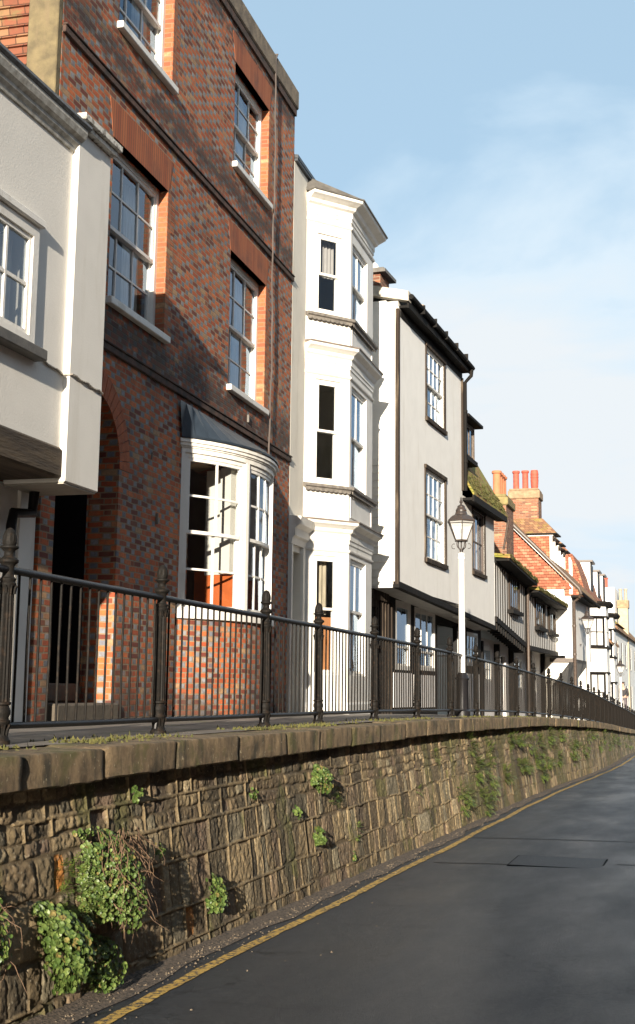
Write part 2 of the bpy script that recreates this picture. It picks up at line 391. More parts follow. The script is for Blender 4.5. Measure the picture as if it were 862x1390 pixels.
def yel():
    mt, t, b = newmat('yellow_line_paint'); v = objco(t)
    c = mix(t, ramp(t, noise(t, mapping(t, v, (1,.5,1)), 14, 5), .35, .7), (.62,.40,.085), (.42,.26,.06))
    c = mix(t, ramp(t, noise(t, v, 26, 7, .75), .49, .56), c, (.05,.045,.04))
    t.links.new(c, b.inputs['Base Color']); b.inputs['Roughness'].default_value = .7; bump(t, b, noise(t, v, 90, 3), .6, .004); return mt
YEL = yel()
ys = [-80,-60,-40,-30,-20,-10,-5]+[y*.5 for y in range(-6, 160)]+[82,86,92,100,120,150,200,300,400]
GR = plain('dull_earth', (.07,.065,.05), .95, .4, .4)
sheet('ground', [-600,-60,-20,0,20,60,600], ys+[700,1200,2000], lambda x, y: ZR(y)-.55-(abs(x) > 30)*2, GR)
camber = lambda x, y: ZR(y)+.05*max(0, 1-((x-XO(y)-.6)/3.9)**2)
sheet('road', [lambda y: XO(y)-3.42, lambda y: XO(y)-3.0, lambda y: XO(y)-2, lambda y: XO(y)-1, lambda y: XO(y), lambda y: XO(y)+1.5, lambda y: XO(y)+3, lambda y: XO(y)+4.3], ys, lambda x, y: camber(x, y)-.05, ASPH)
# yellow line: worn, irregular edges, about 8 cm wide
def yline():
    vs = []; fs = []; yy = -20.; k = 0
    while yy < 95:
        e = (.012*math.sin(yy*1.3)+rnd(-.006,.006))
        xo = XO(yy)
        x0 = xo-3.105+e+rnd(-.004,.004); x1 = xo-3.02+e+rnd(-.006,.006)
        vs += [(x0, yy, camber(x0, yy)-.044), (x1, yy, camber(x1, yy)-.044)]
        if k: fs.append((2*k-2, 2*k-1, 2*k+1, 2*k))
        k += 1; yy += .12 if 5 < yy < 25 else .4
    me = bpy.data.meshes.new('yellow_line'); me.from_pydata(vs, [], fs); me.materials.append(YEL)
    o = bpy.data.objects.new('yellow_line', me); COL.objects.link(o); o['kind'] = 'structure'
yline()
# grit and dirt strip in the angle of wall and road
GRIT = plain('brown_grit', (.13,.10,.075), .95, .5, 45, .02, 70, c2=(.035,.03,.025), thr=(.45,.6))
sheet('gutter_grit', [lambda y: XO(y)-3.42, lambda y: XO(y)-3.29+.03*math.sin(y*2.7)+.02*math.sin(y*7.1), lambda y: XO(y)-3.2+.03*math.sin(y*1.9+1)+.015*math.sin(y*8.3)+.02*math.sin(y*17)], ys,
      lambda x, y: camber(x, y)-.044+(.02 if x < XO(y)-3.35 else .001), GRIT)
# loose grit, twigs and dead leaves swept against the foot of the wall
mb_ = None
def litter():
    vs = []; fs = []
    for i in range(1500):
        y = 5+abs(random.gauss(0, 11)); x = XO(y)-3.36+abs(random.gauss(0,.10)) if random.random() < .96 else XO(y)+rnd(-3.3,-2.4)
        z = camber(x, y)-.043; s_ = rnd(.004,.013); a_ = rnd(0,6.28); b_ = len(vs)
        for q in range(4): vs.append((x+s_*math.cos(a_+q*1.57)*rnd(.5,1), y+s_*math.sin(a_+q*1.57)*rnd(.5,1.3), z))
        vs.append((x,y,z+s_*rnd(.3,1.0))); fs += [(b_+q, b_+(q+1)%4, b_+4) for q in range(4)]
    me = bpy.data.meshes.new('grit'); me.from_pydata(vs, [], fs)
    me.materials.append(plain('loose_grit', (.20,.16,.11), .9, .5, 60, c2=(.07,.05,.035))); o = bpy.data.objects.new('grit', me); COL.objects.link(o); o['kind'] = 'stuff'
    tag(o, 'loose grit and dead leaf bits along the wall foot', 'grit')
litter()
# road trench patch and ironwork
PATCH = plain('road_patch', (.020,.020,.022), .55, .4, 30, .004, 120, c2=(.04,.04,.042))
def cover():
    t = thing('utility_cover', 'long dark rectangular utility cover set flush in the asphalt', 'cover', (-1.6, 14.5, camber(-1.6, 14.5)-.043), 0)
    m1 = MB(); m1.box(-.50,.48,-.44,.455,-.02,.001); m1.build('cover_frame', plain('cast_iron_frame', (.006,.006,.006), .8, .3, 20, .002, 60, spec=.1), t)
    m1 = MB(); m1.box(-.485,.465,-.415,.435,.0015,.003); m1.build('cover_plate', plain('worn_asphalt_plate', (.022,.023,.025), .55, .5, 25, .012, 30, c2=(.008,.008,.009)), t)
cover()
m1 = MB()
for (x0,x1,y0,y1) in ((-2.9,-2.08,14.15,14.22),(-1.0,3.2,14.5,14.57),(-3.0,3.4,17.1,17.17)):
    n = 12
    for i in range(n):
        a, b = x0+(x1-x0)*i/n, x0+(x1-x0)*(i+1)/n
        e0, e1 = .02*math.sin(a*5), .02*math.sin(b*5)
        m1.quad((a,y0+e0,camber(a,y0)-.0455),(b,y0+e1,camber(b,y0)-.0455),(b,y1+e1,camber(b,y1)-.0455),(a,y1+e0,camber(a,y1)-.0455))
tag(m1.build('road_seam', plain('tar_seam', (.010,.010,.011), .5, .2), None), kind='structure')

def flagmat():
    mt, t, b = newmat('pavement_flags'); v = objco(t)
    br = t.nodes.new('ShaderNodeTexBrick'); t.links.new(v, br.inputs['Vector']); br.inputs['Scale'].default_value = 1
    br.inputs['Brick Width'].default_value = .75; br.inputs['Row Height'].default_value = .6; br.inputs['Mortar Size'].default_value = .008
    br.inputs['Color1'].default_value = (.15,.13,.11,1); br.inputs['Color2'].default_value = (.23,.20,.17,1); br.inputs['Mortar'].default_value = (.04,.035,.03,1)
    c = mix(t, ramp(t, noise(t, v, 5, 6, .65), .4, .7), br.outputs[0], (.10,.085,.07))
    c = mix(t, ramp(t, noise(t, v, 2.2, 6, .7), .58, .68), c, (.09,.10,.025))
    t.links.new(c, b.inputs['Base Color']); b.inputs['Roughness'].default_value = .85; bump(t, b, noise(t, v, 50, 4), .6, .006); return mt
FLAG = flagmat()
sheet('raised_pavement', [-12.5, -9, -7, -6, -5, lambda y: XO(y)-4.2, lambda y: XO(y)-3.84], ys, lambda x, y: ZP(y)+.005+.02*max(0,min(1,(-4.2-x+XO(y))/2)), FLAG)
sheet('far_pavement', [lambda y: XO(y)+4.3, lambda y: XO(y)+4.301, lambda y: XO(y)+6.6], ys, lambda x, y: ZR(y)-.05+(.12 if x > XO(y)+4.3005 else -.05), FLAG)

# ------------------------------------------------------------------ retaining wall: real stone relief
def vnoise(x, y, seed=0):
    xi = np.floor(x).astype(np.int64); yi = np.floor(y).astype(np.int64); xf = x-xi; yf = y-yi
    def h(a, b):
        n = (a*374761393+b*668265263+seed*1442695041) & 0xffffffff
        n = ((n ^ (n >> 13))*1274126177) & 0xffffffff
        return ((n ^ (n >> 16)) & 0xffff)/65535.
    u = xf*xf*(3-2*xf); v = yf*yf*(3-2*yf)
    return (h(xi,yi)*(1-u)+h(xi+1,yi)*u)*(1-v)+(h(xi,yi+1)*(1-u)+h(xi+1,yi+1)*u)*v
def fbm(x, y, seed=0, o=4):
    s = 0; a = .5; t = 0
    for i in range(o):
        s = s+a*vnoise(x*2**i, y*2**i, seed+i*7); t += a; a *= .55
    return s/t
ZPv = np.vectorize(ZP); ZRv = np.vectorize(ZR); XOv = np.vectorize(XO)
WY0, WY1 = -6., 92.
# courses measured down from the coping; every course cut in blocks, blocks sometimes split again
rows = []; zc_ = 0.
while zc_ < 2.3:
    h = random.choice([.19,.22,.26,.30]); rows.append((zc_, h)); zc_ += h
rowZ = np.array([r_[0] for r_ in rows]+[zc_])
blk = []
for k, (z0_, h) in enumerate(rows):
    e = [WY0-1]
    while e[-1] < WY1+1: e.append(e[-1]+random.choice([.20,.26,.33,.42,.52,.64])*rnd(.85,1.15))
    blk.append(np.array(e))
PAL = np.array([(.19,.15,.095),(.235,.19,.125),(.13,.10,.065),(.19,.145,.105),(.17,.155,.12),(.29,.245,.175),(.085,.07,.048),(.10,.095,.04),(.17,.125,.10),(.40,.17,.035)])
PALP = np.array([.17,.15,.14,.12,.14,.08,.08,.06,.055,.005])
def hc0(i, k): return ((i*3571+k*12289)*2654435761 & 0xffffffff)/4294967295.
def wall_surface(Y, D):
    """Y along, D depth below the coping (arrays) -> outward relief and colour"""
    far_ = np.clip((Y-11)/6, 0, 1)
    Yw = Y+.04*(fbm(Y*1.1, D*1.4, 3, 3)-.5)+(.010+.05*far_)*(vnoise(Y*5, D*5, 4)-.5)
    Dw = D+.07*(fbm(Y*.55, D*.6, 9, 3)-.5)+(.008+.03*far_)*(vnoise(Y*6, D*6, 5)-.5)
    Dw = np.maximum(Dw, 0)
    row = np.clip(np.searchsorted(rowZ, Dw, 'right')-1, 0, len(rows)-1)
    z0 = rowZ[row]; z1 = rowZ[row+1]
    rel = np.zeros_like(Y); col = np.zeros(Y.shape+(3,)); dist = np.zeros_like(Y); odist = np.zeros_like(Y)
    for k in range(len(rows)):
        mk = row == k
        if not mk.any(): continue
        e = blk[k]; y = Yw[mk]; d = Dw[mk]
        i = np.clip(np.searchsorted(e, y, 'right')-1, 0, len(e)-2)
        ha = ((i*7919+k*104729)*2654435761 & 0xffffffff)/4294967295.
        hb = ((i*6151+k*3571+17)*2246822519 & 0xffffffff)/4294967295.
        a, b = e[i], e[i+1]; lo, hi = np.full_like(y, rowZ[k]), np.full_like(y, rowZ[k+1])
        outer = np.minimum(np.minimum(y-a, b-y), np.minimum(d-lo, hi-d))
        # blocks framed by the ribbons are often filled with two to six smaller stones
        nw = np.where(b-a > .40, 3, np.where(b-a > .22, 2, 1)); nw = np.where(hb > .60, 1, nw)
        nh = np.where((hc0(i,k) > .35) & (hi-lo > .17), 2, 1)
        fy = (y-a)/(b-a)+.10*(vnoise(y*9, d*9, 6)-.5); fz_ = (d-lo)/(hi-lo)+.14*(vnoise(y*8, d*8, 8)-.5)
        iy = np.clip(np.floor(fy*nw), 0, nw-1).astype(int); iz = np.clip(np.floor(fz_*nh), 0, nh-1).astype(int)
        wa = (b-a)/nw; hh_ = (hi-lo)/nh
        dx = np.minimum(fy*nw-iy, 1-(fy*nw-iy))*wa; dz_ = np.minimum(fz_*nh-iz, 1-(fz_*nh-iz))*hh_
        idn = i*16+iy*4+iz
        hc = ((idn*9973+k*7877)*2654435761 & 0xffffffff)/4294967295.
        hd = ((idn*1237+k*911+5)*2246822519 & 0xffffffff)/4294967295.
        dd = np.minimum(dx, dz_)
        rc = .035; q = np.hypot(np.maximum(rc-dx, 0), np.maximum(rc-dz_, 0)); dd = np.where((dx < rc) & (dz_ < rc), rc-q, dd)
        dd = np.minimum(dd, outer)
        dist[mk] = dd; odist[mk] = outer
        w_ = (b-a); hh = (hi-lo)
        dome = np.clip((dd-.008)/.016, 0, 1)**.5
        tilt = (hc-.5)*.035*((y-a)/w_-.5)+(hd-.5)*.03*((d-lo)/hh-.5)
        rel[mk] = dome*(.003+.008*hc**3)+tilt*.25*dome-.006*(hd > .86)*2
        cidx = np.searchsorted(np.cumsum(PALP/PALP.sum()), hd*.9999)
        col[mk] = PAL[np.clip(cidx,0,len(PAL)-1)]*(.62+.75*hc)[:,None]
    nz = fbm(Y*23, D*23, 21, 5)
    rel = rel+(nz-.5)*.022*np.clip(dist/.02, .15, 1)+(fbm(Y*55, D*55, 31, 3)-.5)*.007
    col = col*(.55+.9*fbm(Y*14, D*14, 41, 5))[...,None]
    # ribbon pointing: stands slightly proud of the joint, broken away in places
    keep = fbm(Y*1.3, D*1.3, 51, 3)
    rib = (odist < .0098) & (keep > .43+.10*np.clip((Y-13)/6,0,1))
    open_ = (dist < .009) & ~rib
    rel = np.where(rib, .0135+.008*(nz-.5), rel); rel = np.where(open_, -.005, rel)
    mc = np.array((.26,.205,.13))
    col = np.where(rib[...,None], mc*(.75+.5*nz)[...,None], col); col = np.where(open_[...,None], np.array((.13,.10,.062)), col)
    col = col*(1+.55*far_[...,None])*(1-.25*np.clip((D-.7)/.5,0,1)*(1-far_))[...,None]  # paler far off; near foot darkened, part damp, part painted shade
    rel = rel+.024*(fbm(Y*.8, D*.9, 61, 3)-.5)
    col = col*np.array((1.06,1.0,.84))
    # moss, algae and dirt with shapes of their own
    ms = fbm(Y*1.5, D*1.1, 71, 5)+.12*(Y > 18)
    k1 = np.clip((ms-.64)/.05, 0, 1)*.75
    col = col*(1-k1[...,None])+np.array((.085,.09,.022))*k1[...,None]
    st = fbm(Y*3.2, D*.55, 81, 4); k2 = np.clip((st-.56)/.08, 0, 1)*.65
    col = col*(1-k2[...,None])+np.array((.045,.036,.022))*k2[...,None]
    st = fbm(Y*2.6+9, D*.5, 91, 4); k3 = np.clip((st-.58)/.08, 0, 1)*.55*np.clip((Y-15)/8, 0, 1)
    col = col*(1-k3[...,None])+np.array((.15,.12,.035))*k3[...,None]
    return rel, col
def stonemat():
    mt, t, b = newmat('wall_stone'); v = objco(t)
    at = t.nodes.new('ShaderNodeAttribute'); at.attribute_name = 'Col'
    c = mix(t, ramp(t, noise(t, v, 60, 5, .7), .35, .7), at.outputs['Color'], (.05,.04,.028), 'MIX')
    c = mix(t, .45, c, at.outputs['Color'])
    c = mix(t, mth('MULTIPLY', ramp(t, noise(t, v, 38, 4), .60, .68), .5, t), c, (.34,.30,.22))
    t.links.new(c, b.inputs['Base Color']); b.inputs['Roughness'].default_value = .92
    bump(t, b, noise(t, v, 85, 5, .7), .8, .006); return mt
WSTONE = stonemat()
wall_root = thing('retaining_wall', 'rough sandstone retaining wall with thick coping holding up the pavement', 'wall', (-3.4, 10, ZR(10)))
OFF[wall_root.name] = (-3.4, 10, ZR(10))
def wall_strip(segs):
    V = []; Fc = []; C = []; base = 0; prevcol = None
    for (ya, yb, st, sz) in segs:
        yy = np.arange(ya, yb+1e-6, st); nv = int(1.75/sz)
        top = ZPv(yy)-.185; bot = ZRv(yy)-.10
        tt = np.linspace(0, 1, nv)
        Yg = np.repeat(yy[:,None], nv, 1); D = (top-bot)[:,None]*tt[None,:]
        rel, col = wall_surface(Yg, D)
        frac = D/1.3
        X = XOv(yy)[:,None]-3.55+.17*frac+rel
        Z = top[:,None]-D
        off = OFF[wall_root.name]
        V.append(np.stack([X-off[0], Yg-off[1], Z-off[2]], -1).reshape(-1,3)); C.append(col.reshape(-1,3))
        n0, n1_ = len(yy), nv
        i = np.arange(n0-1)[:,None]*n1_+np.arange(n1_-1)[None,:]
        q = np.stack([i, i+n1_, i+n1_+1, i+1], -1).reshape(-1,4)[:, ::-1]+base
        Fc.append(q); base += n0*n1_
    V = np.concatenate(V); Fc = np.concatenate(Fc); C = np.concatenate(C)
    me = bpy.data.meshes.new('stone_face')
    me.vertices.add(len(V)); me.vertices.foreach_set('co', V.astype(np.float32).ravel())
    me.loops.add(len(Fc)*4); me.loops.foreach_set('vertex_index', Fc.astype(np.int32).ravel())
    me.polygons.add(len(Fc)); me.polygons.foreach_set('loop_start', np.arange(0, len(Fc)*4, 4, dtype=np.int32)); me.polygons.foreach_set('loop_total', np.full(len(Fc), 4, dtype=np.int32))
    me.update(calc_edges=True); me.validate()
    at = me.color_attributes.new('Col', 'FLOAT_COLOR', 'POINT')
    at.data.foreach_set('color', np.concatenate([C, np.ones((len(C),1))], 1).astype(np.float32).ravel())
    me.polygons.foreach_set('use_smooth', [True]*len(me.polygons))
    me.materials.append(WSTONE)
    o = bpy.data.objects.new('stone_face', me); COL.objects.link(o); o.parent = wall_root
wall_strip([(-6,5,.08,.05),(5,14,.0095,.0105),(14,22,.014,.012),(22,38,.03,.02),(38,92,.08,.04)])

# coping stones
def copemat():
    mt, t, b = newmat('coping_stone'); v = objco(t)
    c = mix(t, ramp(t, noise(t, v, 7, 7, .68), .38, .66), (.30,.215,.12), (.15,.105,.06))
    c = mix(t, ramp(t, noise(t, mapping(t, v, (1,1.6,.5)), 3.4, 6, .7), .46, .62), c, (.055,.045,.026))
    c = mix(t, mth('MULTIPLY', ramp(t, noise(t, v, 2.3, 6, .7), .52, .64), .8, t), c, (.10,.10,.028))
    c = mix(t, ramp(t, noise(t, v, 30, 3), .64, .70), c, (.34,.29,.19))
    t.links.new(c, b.inputs['Base Color']); b.inputs['Roughness'].default_value = .93
    bump(t, b, noise(t, v, 30, 8, .8), 1, .035); return mt
COPE = copemat()
def coping():
    y = -6.; k = 0
    while y < 90:
        L_ = rnd(.95,1.35) if y > 3 else 2
        ya, yb = y+.006, y+L_-.006; nx = max(3, int(L_/(.035 if 4 < y < 20 else .2)))
        # cross-section rings
        prof = []
        fx = -3.43+rnd(-.012,.012); hz_ = rnd(-.008,.008); c = .012
        sec = [(-3.86,0),(-3.75,0),(-3.62,0),(-3.52,0),(fx-c,0),(fx-c*.3,-c*.25),(fx,-c),(fx,-.07),(fx,-.12),(fx,-.19+c),(fx-c,-.19),(-3.6,-.19),(-3.86,-.19)]
        vs = []; fs = []; m_ = len(sec)
        for i in range(nx+1):
            yy = ya+(yb-ya)*i/nx; e = min(i, nx-i)/nx*L_
            sh = .012 if e < .02 else 0
            for (x, z) in sec:
                edge = 1 if x > -3.55 else .3
                nn = (float(fbm(np.array(yy*7), np.array((x+z*2)*11+k*3.7), 101, 3))-.5)*.016*edge
                vs.append((x+XO(yy)+(nn-sh if x > -3.5 else 0), yy, ZP(yy)+z+hz_+(nn*.5 if z > -.1 else nn*.4)-(sh if z > -.05 else 0)))
        for i in range(nx):
            for j in range(m_):
                a, b = i*m_+j, i*m_+(j+1)%m_
                fs.append((a, b, b+m_, a+m_))
        fs += [tuple(range(m_)), tuple(range(nx*m_, (nx+1)*m_))[::-1]]
        mb = MB(); mb.add(vs, fs); mb.build('coping_stone', COPE, wall_root, smooth=True)
        y += L_; k += 1
coping()
# moss and short grass on the ledge behind the coping edge
MOSS = plain('moss', (.06,.070,.018), .95, .4, 20, .01, 60, c2=(.10,.09,.025), thr=(.35,.6))
def ledge_moss():
    mb = MB(); 
    for i in range(3600):
        y = 4.2+abs(random.gauss(0,1))*9 if random.random() < .7 else rnd(4,60)
        if y > 75: continue
        d_ = vnoise(np.array(y*1.7), np.array(3.3), 5)
        if d_ < .42: continue
        x = XO(y)-(3.86+random.gauss(0,.06) if random.random() < .6 else rnd(3.6,4.25))
        if x > XO(y)-3.55: continue
        h = rnd(.008,.03)*(1.6 if random.random() < .15 else 1); a = rnd(0,6.28); ww = rnd(.006,.018)
        z = ZP(y)+.004
        dx, dy = math.cos(a)*ww, math.sin(a)*ww; lx, ly = rnd(-.015,.015), rnd(-.015,.015)
        mb.quad((x-dx,y-dy,z),(x+dx,y+dy,z),(x+lx,y+ly,z+h))
    o = mb.build('moss', MOSS); o['kind'] = 'stuff'; tag(o, 'moss and short grass along the back of the coping', 'moss')
ledge_moss()

# ------------------------------------------------------------------ railing
posts = [2.2, 4.62, 7.04, 9.41, 11.94, 13.75, 16.25, 18.8, 21.4, 23.9, 26.5, 29.2, 31.9, 34.6, 37.2, 39.8, 42.3, 44.8, 47.2, 49.7, 52.1, 54.5, 57.0, 59.4, 61.8, 64.2, 66.6, 69.0, 71.5, 74, 76.5, 79, 81.5, 84, 86.5, 89, 91.5, 94, 97]
rail = thing('iron_railing', 'long black cast iron railing with acorn finials along the raised pavement edge', 'railing', (-4.1, 7.04, ZP(7.04)))
OFF[rail.name] = (-4.1, 7.04, ZP(7.04))
def post_mesh():
    p = [(.062,0),(.062,.03),(.054,.036),(.050,.05),(.036,.075),(.040,.10),(.052,.125),(.058,.135),(.058,.148),(.048,.152),(.046,.165),(.055,.185),(.056,.205),(.048,.228),(.044,.236),(.056,.243),(.056,.255),(.048,.26),
         (.0485,.30),(.047,.5),(.045,.7),(.043,.90),(.043,.94),(.050,.955),(.053,.975),(.046,.985),(.050,.995),(.052,1.005),(.040,1.012),(.035,1.03),(.036,1.06),(.037,1.08),(.046,1.095),(.060,1.105),(.062,1.118),(.052,1.13),(.034,1.14),(.028,1.155),(.030,1.17),(.045,1.185),(.058,1.193),(.058,1.203),(.044,1.208)]
    return p
FIN = [(.036,1.205),(.043,1.222),(.0445,1.245),(.041,1.272),(.032,1.296),(.018,1.313),(.004,1.32)]
PM = None
for i, y in enumerate(posts):
    off = OFF[rail.name]; loc = (XO(y)-4.1-off[0], y-off[1], ZP(y)-off[2]); tilt = rnd(-.008,.008)
    if PM is None:
        mb = MB(); mb.lathe(post_mesh(), seg=28, flute=(.26,.945,.13)); 
        for k in range(10):     # leaves of the lower and upper capitals
            t_ = 2*math.pi*k/10; c_, s_ = math.cos(t_), math.sin(t_)
            mb.tube([(c_*.038,s_*.038,.05),(c_*.043,s_*.043,.09),(c_*.060,s_*.060,.125)], [.009,.010,.006], 5)
            mb.tube([(c_*.046,s_*.046,.91),(c_*.050,s_*.050,.945),(c_*.060,s_*.060,.962)], [.007,.008,.005], 5)
        o = mb.build('railing_post', IRONP, rail, smooth=True); PM = o.data
        for v_ in PM.vertices: v_.co += Vector(off)
        mf = MB(); mf.lathe(FIN, seg=24, flute=(1.21,1.3,.09)); fo = mf.build('finial', IRONP, rail, smooth=True); FM = fo.data
        for v_ in FM.vertices: v_.co += Vector(off)
    else:
        o = bpy.data.objects.new('railing_post', PM); COL.objects.link(o); o.parent = rail
        fo = bpy.data.objects.new('finial', FM); COL.objects.link(fo)
    fo.parent = o; o.location = loc; o.rotation_euler = (tilt, rnd(-.006,.006), rnd(0,1))
nb = 0; far = MB()
for i in range(len(posts)-1):
    ya, yb = posts[i], posts[i+1]
    def P(y, h, sag=0): 
        tt = (y-ya)/(yb-ya)
        return (XO(ya)*(1-tt)+XO(yb)*tt-4.1, y, (ZP(ya)*(1-tt)+ZP(yb)*tt)+h)
    mb = MB(); mb.tube([P(ya+.02,1.06), P((ya+yb)/2,1.058), P(yb-.02,1.06)], .0245, 12); mb.build('top_rail', IRON, rail, smooth=True)
    mb = MB(); mb.tube([P(ya+.03,.115), P((ya+yb)/2,.112), P(yb-.03,.115)], .021, 12)
    for e, s_ in ((ya,1),(yb,-1)):
        mb.tube([P(e+s_*.05,.10), P(e+s_*.06,.05), P(e+s_*.035,.012)], [.016,.014,.010], 8)
    mb.build('bottom_rail', IRON, rail, smooth=True)
    n = int(round((yb-ya)/.14))-1
    for k in range(n):
        y = ya+(yb-ya)*(k+1)/(n+1)
        b0, b1 = P(y,.12), P(y,1.05); j = rnd(-.006,.006)
        pts = [b0, (b0[0]+rnd(-.004,.004), y+j, (b0[2]+b1[2])/2), b1]
        if ya >= 4 and nb < 97:
            mb = MB(); mb.tube(pts, .009, 8); mb.build('baluster', IRONP, rail, smooth=True); nb += 1
        elif ya >= 4: far.tube(pts, .009, 6)
        else: far.tube(pts, .009, 6)
o = far.build('balusters', IRONP, rail, smooth=True); o['kind'] = 'stuff'

# ------------------------------------------------------------------ street lamps
COLW = plain('white_column_paint', (.78,.77,.74), .35, .05, 5, .001, 60)
COPP = plain('bronzed_iron', (.055,.038,.030), .4, .4, 20, .002, 50, c2=(.03,.028,.028))
def lamp(loc, H, label, col):
    """H: height of the lantern's bottom plate above the pavement"""
    t = thing('street_lamp', label, 'street lamp', loc, group='heritage street lamps behind the railing')
    mb = MB(); zt = H-.20
    mb.lathe([(.14,0),(.14,.10),(.115,.13),(.11,.62),(.125,.66),(.10,.70),(.075,.76)], seg=20, flute=(.13,.62,.06)); mb.build('plinth', IRON if col is COLW else col, t, smooth=True)
    mb = MB(); mb.lathe([(.062,.74),(.056,.78),(.053,zt-.20),(.053,zt-.13),(.064,zt-.12),(.066,zt-.09),(.056,zt-.08),(.056,zt-.05),(.062,zt-.035),(.050,zt-.01),(.035,zt)], seg=24); mb.build('column', col, t, smooth=True)
    mb = MB(); mb.lathe([(.022,zt-.02),(.030,zt),(.022,zt+.03),(.016,zt+.08)], seg=10)
    mb.tube([(0,0,zt+.02),(0,0,H)], .012, 8)
    for k in range(4):
        a_ = R(45+90*k); c_, s_ = math.cos(a_), math.sin(a_)
        mb.tube([(c_*.02,s_*.02,zt-.01),(c_*.03,s_*.03,zt+.05),(c_*.085,s_*.085,zt+.10),(c_*.095,s_*.095,H-.05),(c_*.088,s_*.088,H)], .009, 6)
    for k in range(2):   # small scrolls each side
        a_ = R(0+180*k); c_, s_ = math.cos(a_), math.sin(a_)
        pts = [(c_*(.135+.038*math.cos(q)), s_*(.135+.038*math.cos(q)), zt+.115+.045*math.sin(q)) for q in [R(x) for x in range(-120,150,30)]]
        mb.tube(pts, .006, 6)
    mb.build('cradle', COPP, t, smooth=True)
    hexa = lambda r, z, n=6: [(r*math.cos(2*math.pi*(k+.5)/n+.25), r*math.sin(2*math.pi*(k+.5)/n+.25), z) for k in range(n)]
    zb, ze = H+.02, H+.36; rb, re = .115, .255
    mb = MB(); mb.add(hexa(rb+.012,H)+hexa(rb+.012,zb), [tuple(range(6))[::-1], tuple(range(6,12))]+[(i,(i+1)%6,6+(i+1)%6,6+i) for i in range(6)])
    A, B = hexa(rb,zb), hexa(re,ze)
    for i in range(6):
        mb.tube([A[i],B[i]], .009, 6); mb.tube([B[i],B[(i+1)%6]], .014, 6); mb.tube([A[i],A[(i+1)%6]], .009, 6)
    C_ = hexa(re*.94, ze-.045); 
    for i in range(6): mb.tube([C_[i], C_[(i+1)%6]], .006, 5)
    mb.build('lantern_frame', COPP, t)
    mb = MB(); A, B = hexa(rb-.003,zb), hexa(re-.006,ze)
    mb.add(A+B, [(i,(i+1)%6,6+(i+1)%6,6+i) for i in range(6)]); mb.build('lantern_glass', LGLASS, t)
    mb = MB(); mb.lathe([(.02,ze-.16),(.05,ze-.14),(.045,ze-.06),(.10,ze-.03),(.12,ze)], seg=16); mb.build('lamp_head', WHITE, t, smooth=True)
    mb = MB()
    def ring(r1,z1,r2,z2): mb.add(hexa(r1,z1)+hexa(r2,z2), [(i,(i+1)%6,6+(i+1)%6,6+i) for i in range(6)])
    ring(.272,ze-.01,.272,ze+.012); ring(.272,ze+.012,.19,ze+.085); ring(.19,ze+.085,.115,ze+.12); ring(.272,ze-.01,.24,ze-.005)
    mb.lathe([(.115,ze+.115),(.108,ze+.14),(.095,ze+.17),(.098,ze+.20),(.082,ze+.225),(.068,ze+.25),(.07,ze+.262),(.050,ze+.285),(.022,ze+.30),(.016,ze+.32),(.028,ze+.335),(.032,ze+.352),(.022,ze+.37),(.010,ze+.385),(.016,ze+.40),(.010,ze+.425),(.003,ze+.445)], seg=16)
    mb.build('lamp_roof', COPP, t, smooth=False)
    return t
lamp((-4.10, 22.5, ZP(22.5)), 3.06, 'large black lantern on a thick white column, nearest of the street lamps', COLW)
lamp((-4.13, 48.0, ZP(48)), 3.42, 'smaller black lantern on a pale column before the white jettied house', COLW)
lamp((-4.37, 70.0, ZP(70)), 2.95, 'farthest black lantern, small beside the walking person', COLW)

# ------------------------------------------------------------------ plants on the wall
def leafmat(name, c1, c2):
    mt, t, b = newmat(name); v = objco(t)
    oi = t.nodes.new('ShaderNodeNewGeometry')
    c = mix(t, oi.outputs['Random Per Island'], c1, c2)
    c = mix(t, ramp(t, oi.outputs['Random Per Island'], .93, .95), c, (.20,.15,.05))
    c = mix(t, ramp(t, noise(t, v, 60, 2), .4, .7), c, tuple(x*.7 for x in c1))
    t.links.new(c, b.inputs['Base Color']); b.inputs['Roughness'].default_value = .45; b.inputs['Specular IOR Level'].default_value = .35
    return mt
LEAF = leafmat('pennywort_leaf', (.045,.085,.018), (.17,.22,.06))
LEAF2 = leafmat('fern_leaf', (.07,.12,.025), (.21,.26,.06))
STEM = plain('dry_stem', (.17,.105,.06), .8, .4, 30, c2=(.07,.04,.025))
def wall_x(y, z): 
    top = ZP(y)-.185; return XO(y)-3.55+.17*(top-z)/1.3
def disc_leaf(mb, p, n, r, k=7, cup=.25):
    n = n.normalized(); x = n.orthogonal().normalized(); y = n.cross(x); a0 = rnd(0,6.28)
    vs = [p-n*r*cup*.5]; 
    for i in range(k):
        a_ = a0+2*math.pi*i/k; q = r*rnd(.88,1.08)
        vs.append(p+x*math.cos(a_)*q+y*math.sin(a_)*q+n*r*cup*rnd(.3,.8))
    mb.add(vs, [(0, 1+i, 1+(i+1)%k) for i in range(k)])
def frond(mb, p, d, L_, w_):
    """small pinnate leaf"""
    d = d.normalized(); side = d.cross(Vector((0,0,1))).normalized(); n_ = max(4, int(L_/.018)); pos = Vector(p)
    dd = d.copy()
    for i in range(n_):
        t_ = i/n_; ww = w_*math.sin(math.pi*(t_*.8+.15))
        for s_ in (-1,1):
            q = pos+side*s_*ww+dd*.012
            a_ = dd*.008
            mb.add([pos, pos+side*s_*ww*.5+a_, q, pos+side*s_*ww*.5-a_*.9], [(0,1,2,3)])
        pos = pos+dd*(L_/n_); dd = (dd+Vector((0,0,-.055))).normalized()
